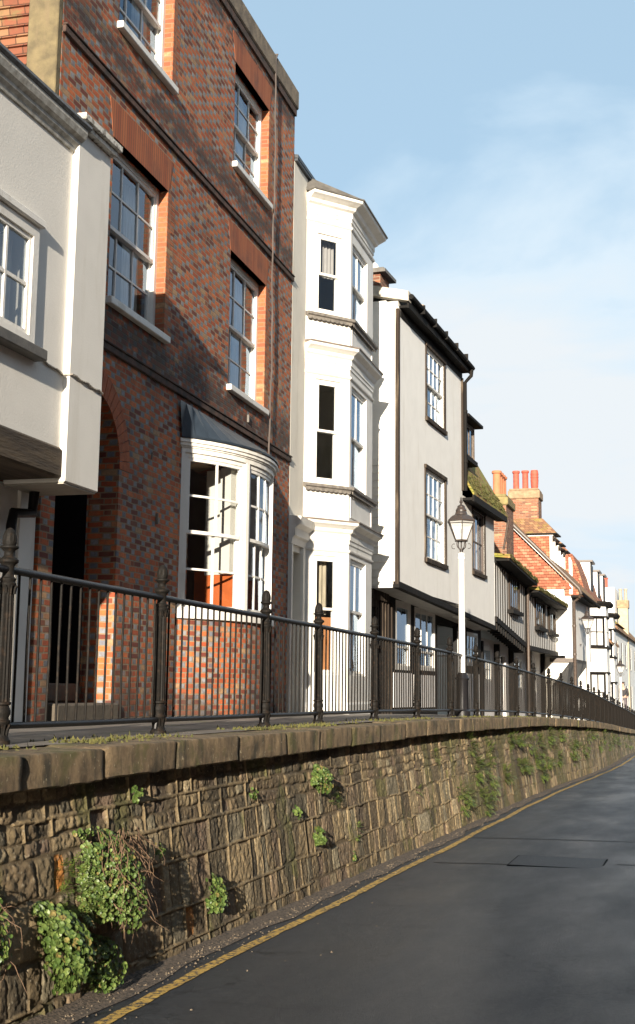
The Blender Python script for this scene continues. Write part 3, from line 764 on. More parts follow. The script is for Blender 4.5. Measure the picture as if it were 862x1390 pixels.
def plant(name, label, cat, y, z, ry, rz, out, n, lr, kind='disc', stems=0, group=None, mat=None, droop=0):
    x0 = wall_x(y, z)+.01
    t = thing(name, label, cat, (x0, y, z), group=group); OFF[t.name] = (x0, y, z)
    mb = MB()
    for i in range(n):
        # points in a bulging irregular cushion fixed to the wall
        while True:
            a_, b_ = rnd(-1,1), rnd(-1,1)
            rr_ = a_*a_+b_*b_
            if rr_ < 1 and vnoise(np.array(a_*2.2+y*3), np.array(b_*2.2+z*5), 77) > .33+.30*rr_: break
        e = math.sqrt(1-rr_)
        py, pz = y+a_*ry*(1+droop*(-b_)*.3), z+b_*rz
        px = wall_x(py, pz)+.02+out*e*rnd(.1,1.15)
        if kind == 'disc':
            nn = Vector((.8+.4*e+rnd(-.3,.3), a_*.9+rnd(-.8,.8)-.3, b_*.6+.4+rnd(-.7,.7)))
            disc_leaf(mb, Vector((px,py,pz)), nn, lr*rnd(.5,1.15))
        else:
            d = Vector((rnd(.25,1), a_*1.0+rnd(-.5,.5)-.15, b_*.5+rnd(-.35,.55)))
            frond(mb, (px-out*.3,py,pz), d, lr*rnd(.7,1.4), lr*.24)
    mb.build('foliage', mat or (LEAF if kind == 'disc' else LEAF2), t)
    if stems:
        mb = MB()
        for i in range(stems):
            a_ = rnd(-.8,1); p = Vector((x0+out*rnd(.1,.9), y+a_*ry*.8, z+rnd(-.2,1)*rz)); pts = [p]; d = Vector((rnd(.0,.5), rnd(.0,.8), rnd(-.9,.1)))
            for k in range(6):
                d = (d+Vector((rnd(-.7,.5),rnd(-.7,.8),rnd(-.8,.35)))*.8).normalized(); p = p+d*rz*rnd(.08,.20); p.x = max(p.x, wall_x(p.y,p.z)+.012); pts.append(p.copy())
            mb.tube(pts, [.0026,.0026,.0024,.0022,.0018,.0014,.0008][:len(pts)], 4, caps=False)
        mb.build('stems', STEM, t)
    return t
G = 'plants rooted in the wall joints'
plant('wall_plant', 'largest leafy clump with a mat of brown dry stems low on the wall', 'plant', 7.13, .50, .28, .34, .24, 2300, .0135, stems=150, group=G)
plant('wall_plant', 'rounded bush of glossy green leaves at the lower left of the wall', 'plant', 6.42, .28, .24, .24, .24, 1200, .019, group=G)
plant('wall_plant', 'feathery green fronds fanning out above the glossy bush', 'plant', 6.85, .50, .24, .20, .16, 150, .085, kind='fern', group=G)
plant('wall_plant', 'leafy clump hanging at the left edge with curling stems', 'plant', 5.82, .42, .10, .30, .14, 380, .015, stems=16, group=G)
plant('wall_plant', 'clump of leaves at the foot of the wall under the dry stems', 'plant', 7.0, .10, .20, .16, .15, 600, .015, group=G)
plant('wall_plant', 'small bright sprig just under the coping at the left', 'plant', 7.72, 1.0, .05, .075, .05, 46, .017, group=G)
plant('wall_plant', 'thin line of leaves trailing out of a joint left of the big clump', 'plant', 7.0, .83, .17, .035, .04, 40, .014, group=G)
plant('wall_plant', 'small clump in the dark low part of the wall', 'plant', 8.0, .62, .05, .06, .04, 26, .014, group=G)
plant('wall_plant', 'sprawling clump of dark leaves near the road at lower centre', 'plant', 8.85, .22, .11, .15, .10, 240, .017, group=G)
plant('wall_plant', 'bright clump with a pink flower under the coping at mid wall', 'plant', 11.62, .84, .15, .16, .15, 620, .0155, stems=14, group=G)
plant('wall_plant', 'ferny tuft growing to the right of the flowering clump', 'plant', 12.1, .62, .16, .10, .09, 42, .07, kind='fern', group=G)
plant('wall_plant', 'round pale green clump below the flowering one', 'plant', 11.42, .36, .09, .11, .10, 240, .0155, group=G)
plant('wall_plant', 'small sprig left of the flowering clump', 'plant', 9.9, .84, .07, .05, .04, 24, .016, group=G)
plant('wall_plant', 'little tuft between the flowering and the round clump', 'plant', 10.95, .60, .06, .06, .05, 30, .018, group=G)
plant('wall_plant', 'dark ferny patch on the stones right of the round clump', 'plant', 12.85, .30, .10, .12, .05, 40, .05, kind='fern', group=G)
plant('wall_plant', 'thin hanging sprays just right of mid wall under the coping', 'plant', 17.2, .80, .18, .10, .07, 50, .06, kind='fern', group=G)
plant('wall_plant', 'small tuft right at the foot of the wall beside the yellow line', 'plant', 12.6, .06, .05, .05, .04, 22, .018, group=G)
plant('wall_plant', 'small ferny tuft at the right of mid wall', 'plant', 15.9, .46, .10, .05, .06, 26, .06, kind='fern', group=G)
plant('wall_plant', 'low bushy fern, nearest of the big green patch', 'plant', 18.7, .20, .26, .26, .18, 150, .12, kind='fern', group=G)
plant('wall_plant', 'fern right under the coping above the big green patch', 'plant', 19.8, .86, .34, .16, .14, 120, .10, kind='fern', group=G)
plant('wall_plant', 'dark drooping fern in the middle of the big green patch', 'plant', 20.2, .48, .30, .18, .20, 130, .12, kind='fern', group=G)
plant('wall_plant', 'tall column of hanging fern at the right of the big green patch', 'plant', 21.5, .42, .22, .50, .14, 230, .10, kind='fern', group=G)
plant('wall_plant', 'bright fern mass low in the big green patch', 'plant', 20.4, .0, .30, .26, .16, 150, .11, kind='fern', group=G)
sp_ = [(23.9,.80,.35,.12),(25.6,.25,.18,.12),(26.6,.62,.25,.2),(28.3,.55,.35,.22),(30.0,.7,.3,.2),(31.0,.20,.4,.18),(33.6,.28,.5,.28),(36.5,.1,.4,.22),(38.0,.35,.4,.3),(41.5,.1,.5,.2),(45,.0,.5,.22),(50,-.15,.6,.2),(55,-.3,.6,.25),(28.0,.0,.3,.14),(24.8,.3,.2,.1),(35,.35,.3,.15),(59,-.45,.6,.25),(22.9,.25,.15,.12),(25.0,.75,.2,.1),(27.4,.3,.2,.2),(29.2,.15,.2,.1),(32.2,.65,.3,.15),(34.2,.05,.3,.2),(39.8,.45,.4,.15),(43,.3,.4,.2),(47.5,.1,.5,.2)]
for i, (y, z, ry, rz) in enumerate(sp_):
    plant('wall_plant', 'green tuft among many on the far stretch of the wall', 'plant', y, z, ry, rz, .18, 130, .11, kind='fern', group='tufts on the far stretch of the wall')
# ------------------------------------------------------------------ building helpers
def facade(mb, y0, y1, z0, z1, ops, t=.3, arch=None):
    """wall slab in the x=0 plane, thickness t inwards, with rectangular openings (ya,yb,za,zb)"""
    ysx = sorted(set([y0,y1]+[v for o in ops for v in o[:2]])); zsx = sorted(set([z0,z1]+[v for o in ops for v in o[2:4]]))
    ysx = [v for v in ysx if y0 <= v <= y1]; zsx = [v for v in zsx if z0 <= v <= z1]
    inop = lambda y, z: any(o[0] < y < o[1] and o[2] < z < o[3] for o in ops)
    for i in range(len(ysx)-1):
        for j in range(len(zsx)-1):
            a, b, c, d = ysx[i], ysx[i+1], zsx[j], zsx[j+1]
            if inop((a+b)/2, (c+d)/2): continue
            mb.quad((0,a,c),(0,b,c),(0,b,d),(0,a,d)); mb.quad((-t,a,c),(-t,a,d),(-t,b,d),(-t,b,c))
    for (a,b,c,d) in [o[:4] for o in ops]:
        mb.quad((0,a,c),(0,a,d),(-t,a,d),(-t,a,c)); mb.quad((0,b,c),(-t,b,c),(-t,b,d),(0,b,d))
        mb.quad((0,a,d),(0,b,d),(-t,b,d),(-t,a,d)); mb.quad((0,a,c),(-t,a,c),(-t,b,c),(0,b,c))
    mb.quad((0,y0,z0),(0,y0,z1),(-t,y0,z1),(-t,y0,z0)); mb.quad((0,y1,z0),(-t,y1,z0),(-t,y1,z1),(0,y1,z1))
    mb.quad((0,y0,z1),(0,y1,z1),(-t,y1,z1),(-t,y0,z1)); mb.quad((0,y0,z0),(-t,y0,z0),(-t,y1,z0),(0,y1,z0))
def shell(mb, y0, y1, z0, z1, depth, t=.3, floors=(), skip_top=False):
    """side walls, back wall, floors and top behind a facade at x=0"""
    mb.box(-depth, -t-.002, y0, y0+t, z0, z1); mb.box(-depth, -t-.002, y1-t, y1, z0, z1)
    mb.box(-depth, -depth+t, y0+t+.002, y1-t-.002, z0, z1)
    for z in floors: mb.box(-depth+t+.002, -t-.004, y0+t+.002, y1-t-.002, z-.12, z+.12)
    if not skip_top: mb.box(-depth+t+.002, -t-.004, y0+t+.002, y1-t-.002, z1-.25, z1-.1)
def window(parent, y0, y1, z0, z1, cols=3, ru=2, rl=2, x=-.12, fr=.07, T=None, mat=None, meet=None, sill=None, curtain=None, n=1, bar=.022, glass=True, drop=.0, lab=None, dm=None):
    mat = mat or WHITE; ym = [y0, y1]
    mb = MB(T); D_ = .10
    mb.box(x-D_, x, y0, y0+fr, z0, z1); mb.box(x-D_, x, y1-fr, y1, z0, z1)
    mb.ybox(x-D_, x, y0+fr, y1-fr, z1-fr, z1, n); mb.ybox(x-D_, x, y0+fr, y1-fr, z0, z0+fr*.9, n)
    gy0, gy1, gz0, gz1 = y0+fr, y1-fr, z0+fr*.9, z1-fr
    gl = MB(T)
    def sashpart(a, b, rws, xs, st=.042):
        mb.box(xs-.04, xs, gy0, gy0+st, a, b); mb.box(xs-.04, xs, gy1-st, gy1, a, b)
        mb.ybox(xs-.04, xs, gy0+st, gy1-st, a, a+st, n); mb.ybox(xs-.04, xs, gy0+st, gy1-st, b-st, b, n)
        py0, py1, pz0, pz1 = gy0+st, gy1-st, a+st, b-st
        cy = [py0+(py1-py0)*i/cols for i in range(cols+1)]; cz = [pz0+(pz1-pz0)*i/rws for i in range(rws+1)]
        for c in cy[1:-1]: mb.box(xs-.034, xs-.006, c-bar/2, c+bar/2, pz0, pz1)
        for c in cz[1:-1]: mb.ybox(xs-.033, xs-.007, py0, py1, c-bar/2, c+bar/2, n)
        if glass:
            for i in range(cols):
                for j in range(rws):
                    ty, tz = rnd(-.0035,.0035), rnd(-.0035,.0035); xx = xs-.022
                    gl.quad((xx-ty-tz,cy[i],cz[j]),(xx+ty-tz,cy[i+1],cz[j]),(xx+ty+tz,cy[i+1],cz[j+1]),(xx-ty+tz,cy[i],cz[j+1]))
    if ru and rl:
        mid = meet if meet else (gz0+gz1)/2
        sashpart(mid-.02, gz1, ru, x-.012); sashpart(gz0+drop, mid+.022, rl, x-.054)
    else: sashpart(gz0, gz1, ru or rl, x-.02)
    o = mb.build('window', mat, parent)
    if lab: o['label'] = lab
    if glass:
        g = gl.build('pane', GLASS, o)
    if sill:
        p, th_, ex = sill[:3]; sm = sill[3] if len(sill) > 3 else mat
        sb = MB(T); sb.ybox(x-.02, p, y0-ex, y1+ex, z0-th_, z0-.001, n); sb.build('sill', sm, o, bevel=.008)
    if curtain:
        for (a, b, c, d, cm) in curtain:
            cb = MB(T); k = max(4, int((b-a)/.035)); xs = x-.22
            vs = []; fs = []
            for i in range(k+1):
                yy = a+(b-a)*i/k; xx = xs+(.018 if i % 2 else -.018)
                vs += [(xx,yy,c),(xx,yy,d)]
                if i: fs.append((2*i-2,2*i,2*i+1,2*i-1))
            cb.add(vs, fs); cb.build('curtain', cm, o, smooth=True)
    return o
def roofslab(mb, y0, y1, xe, ze, xr, zr, th_=.08):
    """sloping slab from the eave line (xe, ze) to the ridge line (xr, zr)"""
    mb.add([(xe,y0,ze),(xr,y0,zr),(xr,y1,zr),(xe,y1,ze),(xe,y0,ze-th_),(xr,y0,zr-th_),(xr,y1,zr-th_),(xe,y1,ze-th_)],
           [(0,1,2,3),(7,6,5,4),(0,4,5,1),(1,5,6,2),(2,6,7,3),(3,7,4,0)])
def sweep(mb, plan, prof, T=None):
    """mitred moulding: plan = list of (x,y) along the outside, prof = list of (out, z)"""
    k = len(plan); P2 = [Vector(p) for p in plan]; offs = []
    for i in range(k):
        d1 = (P2[i]-P2[i-1]).normalized() if i else None; d2 = (P2[i+1]-P2[i]).normalized() if i < k-1 else None
        nf = lambda d: Vector((d.y, -d.x))
        if d1 is None: offs.append(nf(d2))
        elif d2 is None: offs.append(nf(d1))
        else:
            b = (nf(d1)+nf(d2)).normalized(); offs.append(b/ b.dot(nf(d1)))
    vs = [(P2[i].x+offs[i].x*o_, P2[i].y+offs[i].y*o_, z) for i in range(k) for (o_, z) in prof]; m_ = len(prof)
    fs = [(i*m_+j, i*m_+(j+1)%m_, (i+1)*m_+(j+1)%m_, (i+1)*m_+j) for i in range(k-1) for j in range(m_)]
    fs += [tuple(range(m_)), tuple(range((k-1)*m_, k*m_))[::-1]]
    mb.add(vs, fs)
def pot(parent, x, y, z, h, r, mat, kind=0):
    mb = MB()
    if kind == 0: mb.lathe([(r*.95,0),(r*.8,h*.1),(r*.78,h*.86),(r*1.0,h*.9),(r*1.02,h*.97),(r*.9,h),(r*.7,h),(r*.7,h*.7)], (x,y,z), 14)
    else: mb.lathe([(r*.75,0),(r*.95,h*.2),(r*1.05,h*.5),(r,h*.62),(r*1.08,h*.64),(r,h*.75),(r*1.08,h*.78),(r,h*.9),(r*.9,h),(r*.6,h),(r*.6,h*.7)], (x,y,z), 14)
    return mb.build('chimney_pot', mat, parent, smooth=True)
def pipe(parent, pts, r=.038, mat=None, collars=()):
    mb = MB(); mb.tube(pts, r, 10)
    for c in collars: mb.tube([(c[0],c[1],c[2]-.03),(c[0],c[1],c[2]+.03)], r*1.3, 10)
    return mb.build('downpipe', mat or BLACK, parent, smooth=True)

# ------------------------------------------------------------------ 1. brick house with a bow window
hb = house('brick_house', 'tall red and blue-grey chequered brick house with a white bow window', 'house', -1.6, 5.75, 15.3, ZP(15.2))
gz = ZP(15.2)-.35
ac, az_, ri = 12.15, 4.02, .75                      # arch of the entrance
ops = [(12.44,14.06,9.05,10.58),(16.44,18.08,9.05,10.58),(12.42,14.05,5.84,7.68),(16.42,18.08,5.80,7.74),(ac-ri,ac+ri,gz,az_+ri),(15.05,17.55,2.62,4.54)]
mb = MB(); facade(mb, 11.1, 19.5, gz, 11.22, ops, .34); 
# spandrels that turn the square head of the entrance into a round arch
for s_ in (-1, 1):
    pts = [(ac+s_*ri*math.cos(R(q)), az_+ri*math.sin(R(q))) for q in range(0, 91, 9)]+[(ac+s_*ri, az_+ri)]
    mb.prism(pts if s_ > 0 else pts[::-1], 0, -.34, -.001)
shell(mb, 11.1, 19.5, gz, 11.22, 7.5, .34, floors=(5.35, 8.55))
mb.box(-2.05,-.35,11.02+.42,ac-ri-.002,gz,5.2) if False else None
mb.box(-1.9,-.345, ac+ri, ac+ri+.3, gz, 5.22)       # right wall of the porch
mb.box(-1.9,-.345, ac-ri-.26, ac-ri, gz, 5.22)
mb.box(-2.2,-1.905, ac-ri-.26, ac+ri+.3, gz, 5.22)
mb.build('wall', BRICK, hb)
mb = MB(); mb.box(-1.9,-.345, ac-ri, ac+ri, 4.80, 5.2); mb.build('porch_ceiling', ROOM, hb)
# gauged brick flat arches and dressed jambs
def voussoir_mat():
    mt, t, b = newmat('gauged_brick'); v = objco(t); mm = lambda op, a, b_=None: mth(op, a, b_, t)
    sp = t.nodes.new('ShaderNodeSeparateXYZ'); t.links.new(v, sp.inputs[0])
    u = mm('ADD', mm('DIVIDE', sp.outputs[1], .062), 200.0); cell = mm('FLOOR', u); fu = mm('FRACT', u)
    wn = t.nodes.new('ShaderNodeTexWhiteNoise'); wn.noise_dimensions = '1D'; t.links.new(cell, wn.inputs['W'])
    c = mix(t, wn.outputs['Value'], (.27,.070,.026), (.37,.115,.042))
    c = mix(t, ramp(t, fu, .10, .26, (1,1,1), (0,0,0)), c, (.10,.05,.03)); c = mix(t, mth('MULTIPLY', ramp(t, noise(t, v, 2.2, 6, .65), .5, .72), .6, t), c, (.08,.04,.03))
    t.links.new(c, b.inputs['Base Color']); b.inputs['Roughness'].default_value = .85; bump(t, b, fu, .3, .004); return mt
VOUS = voussoir_mat()
for (a,b,c,d) in ops[:4]:
    mb = MB(); mb.prism([(a-.02,d),(b+.02,d),(b+.13,d+.42),(a-.13,d+.42)], 0, -.1, .004); mb.build('flat_arch', VOUS, hb)
mb = MB()
k_ = 26
for i in range(k_):
    a0, a1 = math.pi*i/k_+.006, math.pi*(i+1)/k_-.006
    q = [(ac+ri*math.cos(a0), az_+ri*math.sin(a0)),(ac+(ri+.27)*math.cos(a0), az_+(ri+.27)*math.sin(a0)),(ac+(ri+.27)*math.cos(a1), az_+(ri+.27)*math.sin(a1)),(ac+ri*math.cos(a1), az_+ri*math.sin(a1))]
    mb.prism(q, 0, -.12, .006)
mb.build('round_arch', plain('arch_brick', (.40,.105,.035), .85, .35, 9, .005, 50), hb)
for (a,b,c,d) in ops[:4]:
    mb = MB(); mb.box(-.118, -.001, a+.0005, a+.003, c, d); mb.build('jamb_dressing', RUB, hb)
    mb = MB(); mb.box(-.118, -.001, b-.003, b-.0005, c, d)
    mb.box(-.002, .0025, b, b+.115, c, d)
    for j in range(int((d-c)/.15)): mb.box(-.002, .0025, b+.115, b+.225, c+j*.15, c+j*.15+.075)
    mb.build('jamb_dressing', RUB, hb)
SOOT = plain('sooty_brick_band', (.10,.055,.040), .9, .5, 8, .008, 50, c2=(.035,.028,.024))
for z in (8.24, 5.24):
    mb = MB(); mb.box(-.05, .035, 11.1, 19.5, z, z+.075); mb.box(-.05, .05, 11.1, 19.5, z+.078, z+.10); mb.build('string_course', SOOT, hb, bevel=.006)
mb = MB(); mb.box(-.36, .06, 11.06, 19.54, 11.24, 11.57); mb.build('parapet_coping', CEMENT, hb, bevel=.02)
mb = MB(); mb.box(-.2, .035, 11.1, 19.5, 11.12, 11.235); mb.build('parapet_band', SOOT, hb)
# west side: hung tiles and a rendered corner pier
mb = MB(); mb.box(-7.4, -.34, 11.04, 11.098, 6.0, 11.2)
mb.build('tile_hanging', TILE, hb)
mb = MB(); mb.box(-.34, -.003, 11.0, 11.098, 5.5, 11.2); mb.build('corner_pier', LICHEN, hb, bevel=.01)
mb = MB()
for r_ in range(int(5.2/.11)):      # the tile courses kick out at their lower edge
    z = 6.0+r_*.11; mb.add([(-7.4,11.04,z+.11),(-.345,11.04,z+.11),(-.345,11.012,z+.004),(-7.4,11.012,z+.004),(-7.4,11.04,z),(-.345,11.04,z)], [(0,1,2,3),(3,2,5,4)])
mb.build('tile_course', tile_mat('hung_tile_courses', c=((.22,.075,.038),(.16,.05,.028),(.26,.13,.065)), H=.11, moss=.3, mossc=(.17,.12,.05)), hb)
SILL = (.075, .075, .03)
net = lambda a, b, c, d: [(a+.1, a+.45, c+.1, d-.08, CURT), (b-.5, b-.1, c+.1, d-.08, CURT)]
window(hb, *ops[0], cols=3, sill=(.075,.085,.05), curtain=net(*ops[0]), drop=.0)
window(hb, *ops[1], cols=3, sill=(.075,.085,.05), curtain=net(*ops[1]))
window(hb, *ops[2], cols=3, sill=(.075,.085,.05), curtain=net(*ops[2]))
window(hb, *ops[3], cols=3, sill=(.075,.085,.05), curtain=net(*ops[3]))
mb = MB()
for (z0,z1) in ((1.4,5.2),(5.5,8.4),(8.7,10.9)):
    for (y0,y1) in ((13.2,19.1),) if z0 < 2 else ((11.5,15.2),(15.3,19.1)):
        mb.quad((-3.6,y0,z0),(-3.6,y1,z0),(-3.6,y1,z1),(-3.6,y0,z1)); mb.quad((-3.6,y1,z0),(-.35,y1,z0),(-.35,y1,z1),(-3.6,y1,z1)); mb.quad((-3.6,y0,z1),(-3.6,y1,z1),(-.35,y1,z1),(-.35,y0,z1)); mb.quad((-3.6,y0,z0),(-.35,y0,z0),(-.35,y0,z1),(-3.6,y0,z1))
mb.build('room_lining', LINING, hb)
# the bow
BY0, BY1, SG = 14.78, 17.86, .60
RB = ((BY1-BY0)**2/4+SG**2)/(2*SG); bc = ((BY0+BY1)/2, SG-RB); half = math.asin((BY1-BY0)/2/RB); ARC = 2*half*RB
def TB(x, s, z):           # s = length along the arc, x = outwards of the bow face
    a_ = -half+s/RB; return (bc[1]+(RB+x)*math.cos(a_), bc[0]+(RB+x)*math.sin(a_), z)
BZ0, BZ1 = 2.62, 4.56
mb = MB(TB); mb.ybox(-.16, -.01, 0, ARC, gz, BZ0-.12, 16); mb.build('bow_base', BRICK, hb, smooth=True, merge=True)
mb = MB(TB); mb.ybox(-.2, .05, -.02, ARC+.02, BZ0-.12, BZ0-.03, 16); mb.build('bow_sill', WHITE, hb)
cuts = [0, ARC*.335, ARC*.665, ARC]
for i in range(3):
    window(hb, cuts[i]+.035, cuts[i+1]-.035, BZ0-.03, BZ1, cols=3 if i == 1 else 2, ru=2, rl=2, x=-.012, fr=.055, T=TB, n=5, bar=.026,
           lab=['left light of the bow window','middle light of the bow window','right light of the bow window'][i])
for c in cuts:
    mb = MB(TB); mb.box(-.14, .012, c-.037, c+.037, BZ0-.028, BZ1); mb.build('bow_mullion', WHITE, hb)
mb = MB(TB)
for (x1, z0, z1) in ((.015,BZ1,BZ1+.06),(.03,BZ1+.06,BZ1+.08),(.05,BZ1+.08,BZ1+.12),(.07,BZ1+.12,BZ1+.155),(.06,BZ1+.155,BZ1+.17)): mb.ybox(-.2, x1, -.03-x1*.4, ARC+.03+x1*.4, z0, z1-.002, 16)
mb.build('bow_cornice', WHITE, hb)
mb = MB(); n_ = 18; ed = [TB(.08, -.05+(ARC+.10)*i/n_, BZ1+.172) for i in range(n_+1)]; ed2 = [TB(.08, -.05+(ARC+.10)*i/n_, BZ1+.20) for i in range(n_+1)]
up = [(.045 if True else 0, BY0-.22+(BY1-BY0+.50)*i/n_, 5.17) for i in range(n_+1)]
vs = ed+ed2+up; k = n_+1
mb.add(vs, [(i,i+1,k+i+1,k+i) for i in range(n_)]+[(k+i,k+i+1,2*k+i+1,2*k+i) for i in range(n_)])
mb.build('bow_roof', SLATE, hb)
# inside the bow: shutters, a warm orange board, dark room
mb = MB(); mb.box(-.42,.14,16.44,16.48,2.55,3.22); mb.build('orange_board', CURTO, hb)
mb = MB(); mb.box(-.1,.30,17.25,17.29,2.55,3.05); mb.build('orange_board', CURTO, hb)
for c_ in (cuts[1], cuts[2]):
    mb = MB(TB); mb.box(-.60,-.145, c_-.034, c_-.013, BZ0, BZ0+.495); mb.build('orange_board', CURTO, hb)
mb = MB(TB)
mb.box(-.32,-.15, cuts[1]-.16, cuts[1]-.04, BZ0+.5, BZ1-.06); mb.box(-.32,-.15, cuts[2]-.2, cuts[2]-.04, BZ0+.5, BZ1-.06); mb.box(-.36,-.15, ARC-.35, ARC-.1, BZ0, BZ1-.06)
mb.box(-.62,-.145, cuts[1]-.035, cuts[1]-.012, BZ0+.5, BZ1-.06); mb.box(-.62,-.145, cuts[2]-.035, cuts[2]-.012, BZ0+.5, BZ1-.06)
mb.build('shutter', WHITE, hb)
mb = MB(); mb.box(-2.2,-.345, BY0+.1, BY1-.1, 2.3, 2.36); mb.build('window_seat', WHITE, hb) if False else None
# porch: door, number, steps
mb = MB(); mb.box(-1.28,-1.22, ac-ri+.002, ac+ri-.002, gz, 4.02)
for a, b in ((0.12,.68),(.82,1.38)):
    for c, d in ((1.9,2.5),(2.65,3.5)): mb.box(-1.22,-1.205, ac-ri+a, ac-ri+b, c, d)
dr = mb.build('door', DARK, hb)
mb = MB(); mb.box(-1.215,-1.15, ac+.48, ac+.56, 2.55, 2.6); mb.build('door_handle', GREYST, dr)
mb = MB(); mb.box(-1.24,-1.2, ac-ri+.002, ac+ri-.002, 4.03, 4.10); mb.build('transom', DARK, hb)
def digit8(mb, x0, z0, s_, y):       # ring pair drawn as short bars, facing the street's upper end
    for (cz, r_) in ((.27,.17),(.73,.15)):
        pts = [(x0+s_*r_*.95*math.cos(q*math.pi/8), y, z0+s_*(cz+r_*1.35*math.sin(q*math.pi/8))) for q in range(17)]
        mb.tube(pts, .008, 5, caps=False)
mb = MB(); digit8(mb, -.93, 3.42, .19, ac+ri-.012); digit8(mb, -.80, 3.42, .19, ac+ri-.012)
mb.build('house_number', plain('number_paint', (.35,.38,.40), .5, .1), hb)
mb = MB(); mb.box(-.9,-.02, ac+ri-.010, ac+ri-.004, gz, 3.95); mb.box(-.335, -.02, ac+ri-.004, ac+ri-.001, gz, 3.95) if False else None
# cable and thin pipe on the front
mb = MB(); pts = []
for i in range(60):
    z = 11.5-i*(11.5-5.25)/59; pts.append((.055, 18.24+.03*math.sin(z*2.1)+.015*math.sin(z*7), z))
mb.tube([(-.2,18.26,11.62),(.07,18.26,11.6)]+pts+[(.06,18.2,5.0),(.06,18.05,4.9)], .014, 6); mb.build('cable', plain('old_cable', (.10,.08,.07), .6, .3), hb, smooth=True)
mb = MB()
mb.tube([(.02,13.75,4.28),(.03,13.75,4.36)], .012, 6); mb.box(.0,.03,13.98,14.0,3.55,3.68); mb.box(0,.03,17.3,17.32,5.45,5.56); mb.build('wall_hook', GREYST, hb)

st = thing('entrance_steps', 'two low grey stone steps inside the arched brick entrance', 'steps', (-6.10, 12.15, ZP(12.6)), R(1.6)); OFF[st.name] = (0,0,0)
mb = MB(); mb.box(-1.1,.04,-.735,.735,-.1,.20); mb.build('step', STONE, st, bevel=.02)
mb = MB(); mb.box(-1.1,-.36,-.735,.735,.203,.40); mb.build('step', STONE, st, bevel=.02)
mb = MB(); mb.box(-.9,-.37,ac+ri-.010,ac+ri-.003,1.0,4.0); mb.box(-1.2,-.345,ac-ri+.003,ac-ri+.01,1.0,4.0); mb.build('porch_shade_sheet', DARK, hb)  # near-black sheets standing in for the deep shade on the porch sides

# ------------------------------------------------------------------ 2. grey-white jettied house at the left
hw = house('white_rendered_house', 'grey-white rendered house with a jettied upper floor on an old beam', 'house', -.79, 5.31, 9.5, ZP(9.5))
W0, W1, WS, X2 = 4.6, 11.02, 10.33, -.06
PL2 = PLASTER
mb = MB()
def TS(x,y,z): return (x+X2,y,z)
mf = MB(TS); facade(mf, W0, WS, 3.78, 6.7, [(8.0,9.72,4.54,5.62),(5.3,7.0,4.54,5.62)], .3)
mf.box(-5.6,-.302,W0,W0+.3,3.78,6.7); mf.box(-5.6,-.302, W0+.302, WS, 6.45, 6.6); mf.box(-5.6,-.302, W0+.302, 11.0, 3.80, 3.95); mf.box(-5.6,-5.3,W0+.302,WS,3.95,6.44)
mf.build('upper_wall', PLASTER, hw)
mf = MB(); mf.box(-.62, 0, WS, W1, 3.47, 6.82); mf.build('end_pier', PLASTER, hw, bevel=.012)
mf = MB(); mf.box(-5.6,-.72, W0, WS+.4, 1.0, 3.52); mf.build('ground_wall', PLASTER, hw)
mf = MB(); mf.box(-.72,-.655, W0, WS+.35, 1.0, 3.5); mf.box(-.72,-.62, WS+.35, 10.98, 1.0, 3.5)
mf.box(-.655,-.64, 9.9, 10.1, 1.3, 3.5); mf.build('shopfront_boards', WHITE, hw)
mf = MB(); mf.box(-.7,-.03, W0, WS-.002, 3.50, 3.775); mf.build('jetty_beam', OLDH, hw, bevel=.02)
mf = MB(); mf.box(-.9,-.7, W0, 11.0, 3.45, 3.5); mf.box(-.62,-.02,WS+.02,W1-.02,3.455,3.469); mf.build('soffit_board', plain('drab_soffit', (.40,.37,.32), .8, .2), hw)
mf = MB(TS)
prof = [(0,6.56),(.02,6.56),(.03,6.60),(.06,6.63),(.06,6.66),(.10,6.69),(.12,6.74),(.12,6.78),(0,6.78)]
def cornice_run(y0, y1, prof, T, z=0):
    mb_ = MB(T); k = len(prof); 
    for (a, b) in ((y0, y1),):
        mb_.prism([(p[0], p[1]+z) for p in prof], 1, a, b)
    return mb_
def prism_y(prof, y0, y1, T, dz0=0, dz1=0):
    m_ = MB(T); k = len(prof)
    m_.add([(p[0],y0,p[1]+dz0) for p in prof]+[(p[0],y1,p[1]+dz1) for p in prof], [tuple(range(k))[::-1], tuple(range(k,2*k))]+[(i,(i+1)%k,k+(i+1)%k,k+i) for i in range(k)])
    return m_
prism_y(prof, W0, WS+.05, TS, -.03, .03).build('cornice', plain('aged_white_moulding', (.50,.49,.45), .7, .35, 14, .004, 50, c2=(.30,.28,.24)), hw)
prism_y([(-.1,6.78),(.13,6.78),(.15,6.80),(.15,6.825),(-.3,6.87),(-.3,6.78)], W0, WS+.08, TS, -.03, .03).build('lead_capping', plain('grey_lead', (.16,.17,.18), .5, .4, 18, .006, 50, c2=(.08,.08,.08)), hw)
mf = MB(); mf.box(-.64,.06, WS-.05, W1+.02, 6.82, 6.87); mf.box(-.64,.10, WS-.08, W1+.05, 6.875, 6.94); mf.build('pier_cap', plain('worn_white_cap', (.62,.60,.54), .7, .5, 16, .006, 40, c2=(.22,.20,.17), thr=(.5,.62)), hw, bevel=.006)
window(hw, 8.0, 9.72, 4.54, 5.62, cols=4, ru=2, rl=0, x=.03, fr=.10, T=TS, curtain=[(8.1,9.65,4.6,5.5,CURT)], bar=.032)
window(hw, 5.3, 7.0, 4.54, 5.62, cols=4, ru=2, rl=0, x=.03, fr=.10, T=TS, curtain=[(5.4,6.9,4.6,5.5,CURT)], bar=.032)
for (a_, b_) in ((7.93,9.80),(5.23,7.07)):
    mf = MB(TS); mf.box(-.02,.12,a_,b_,4.44,4.535); mf.build('window_ledge', GREYST, hw, bevel=.008)
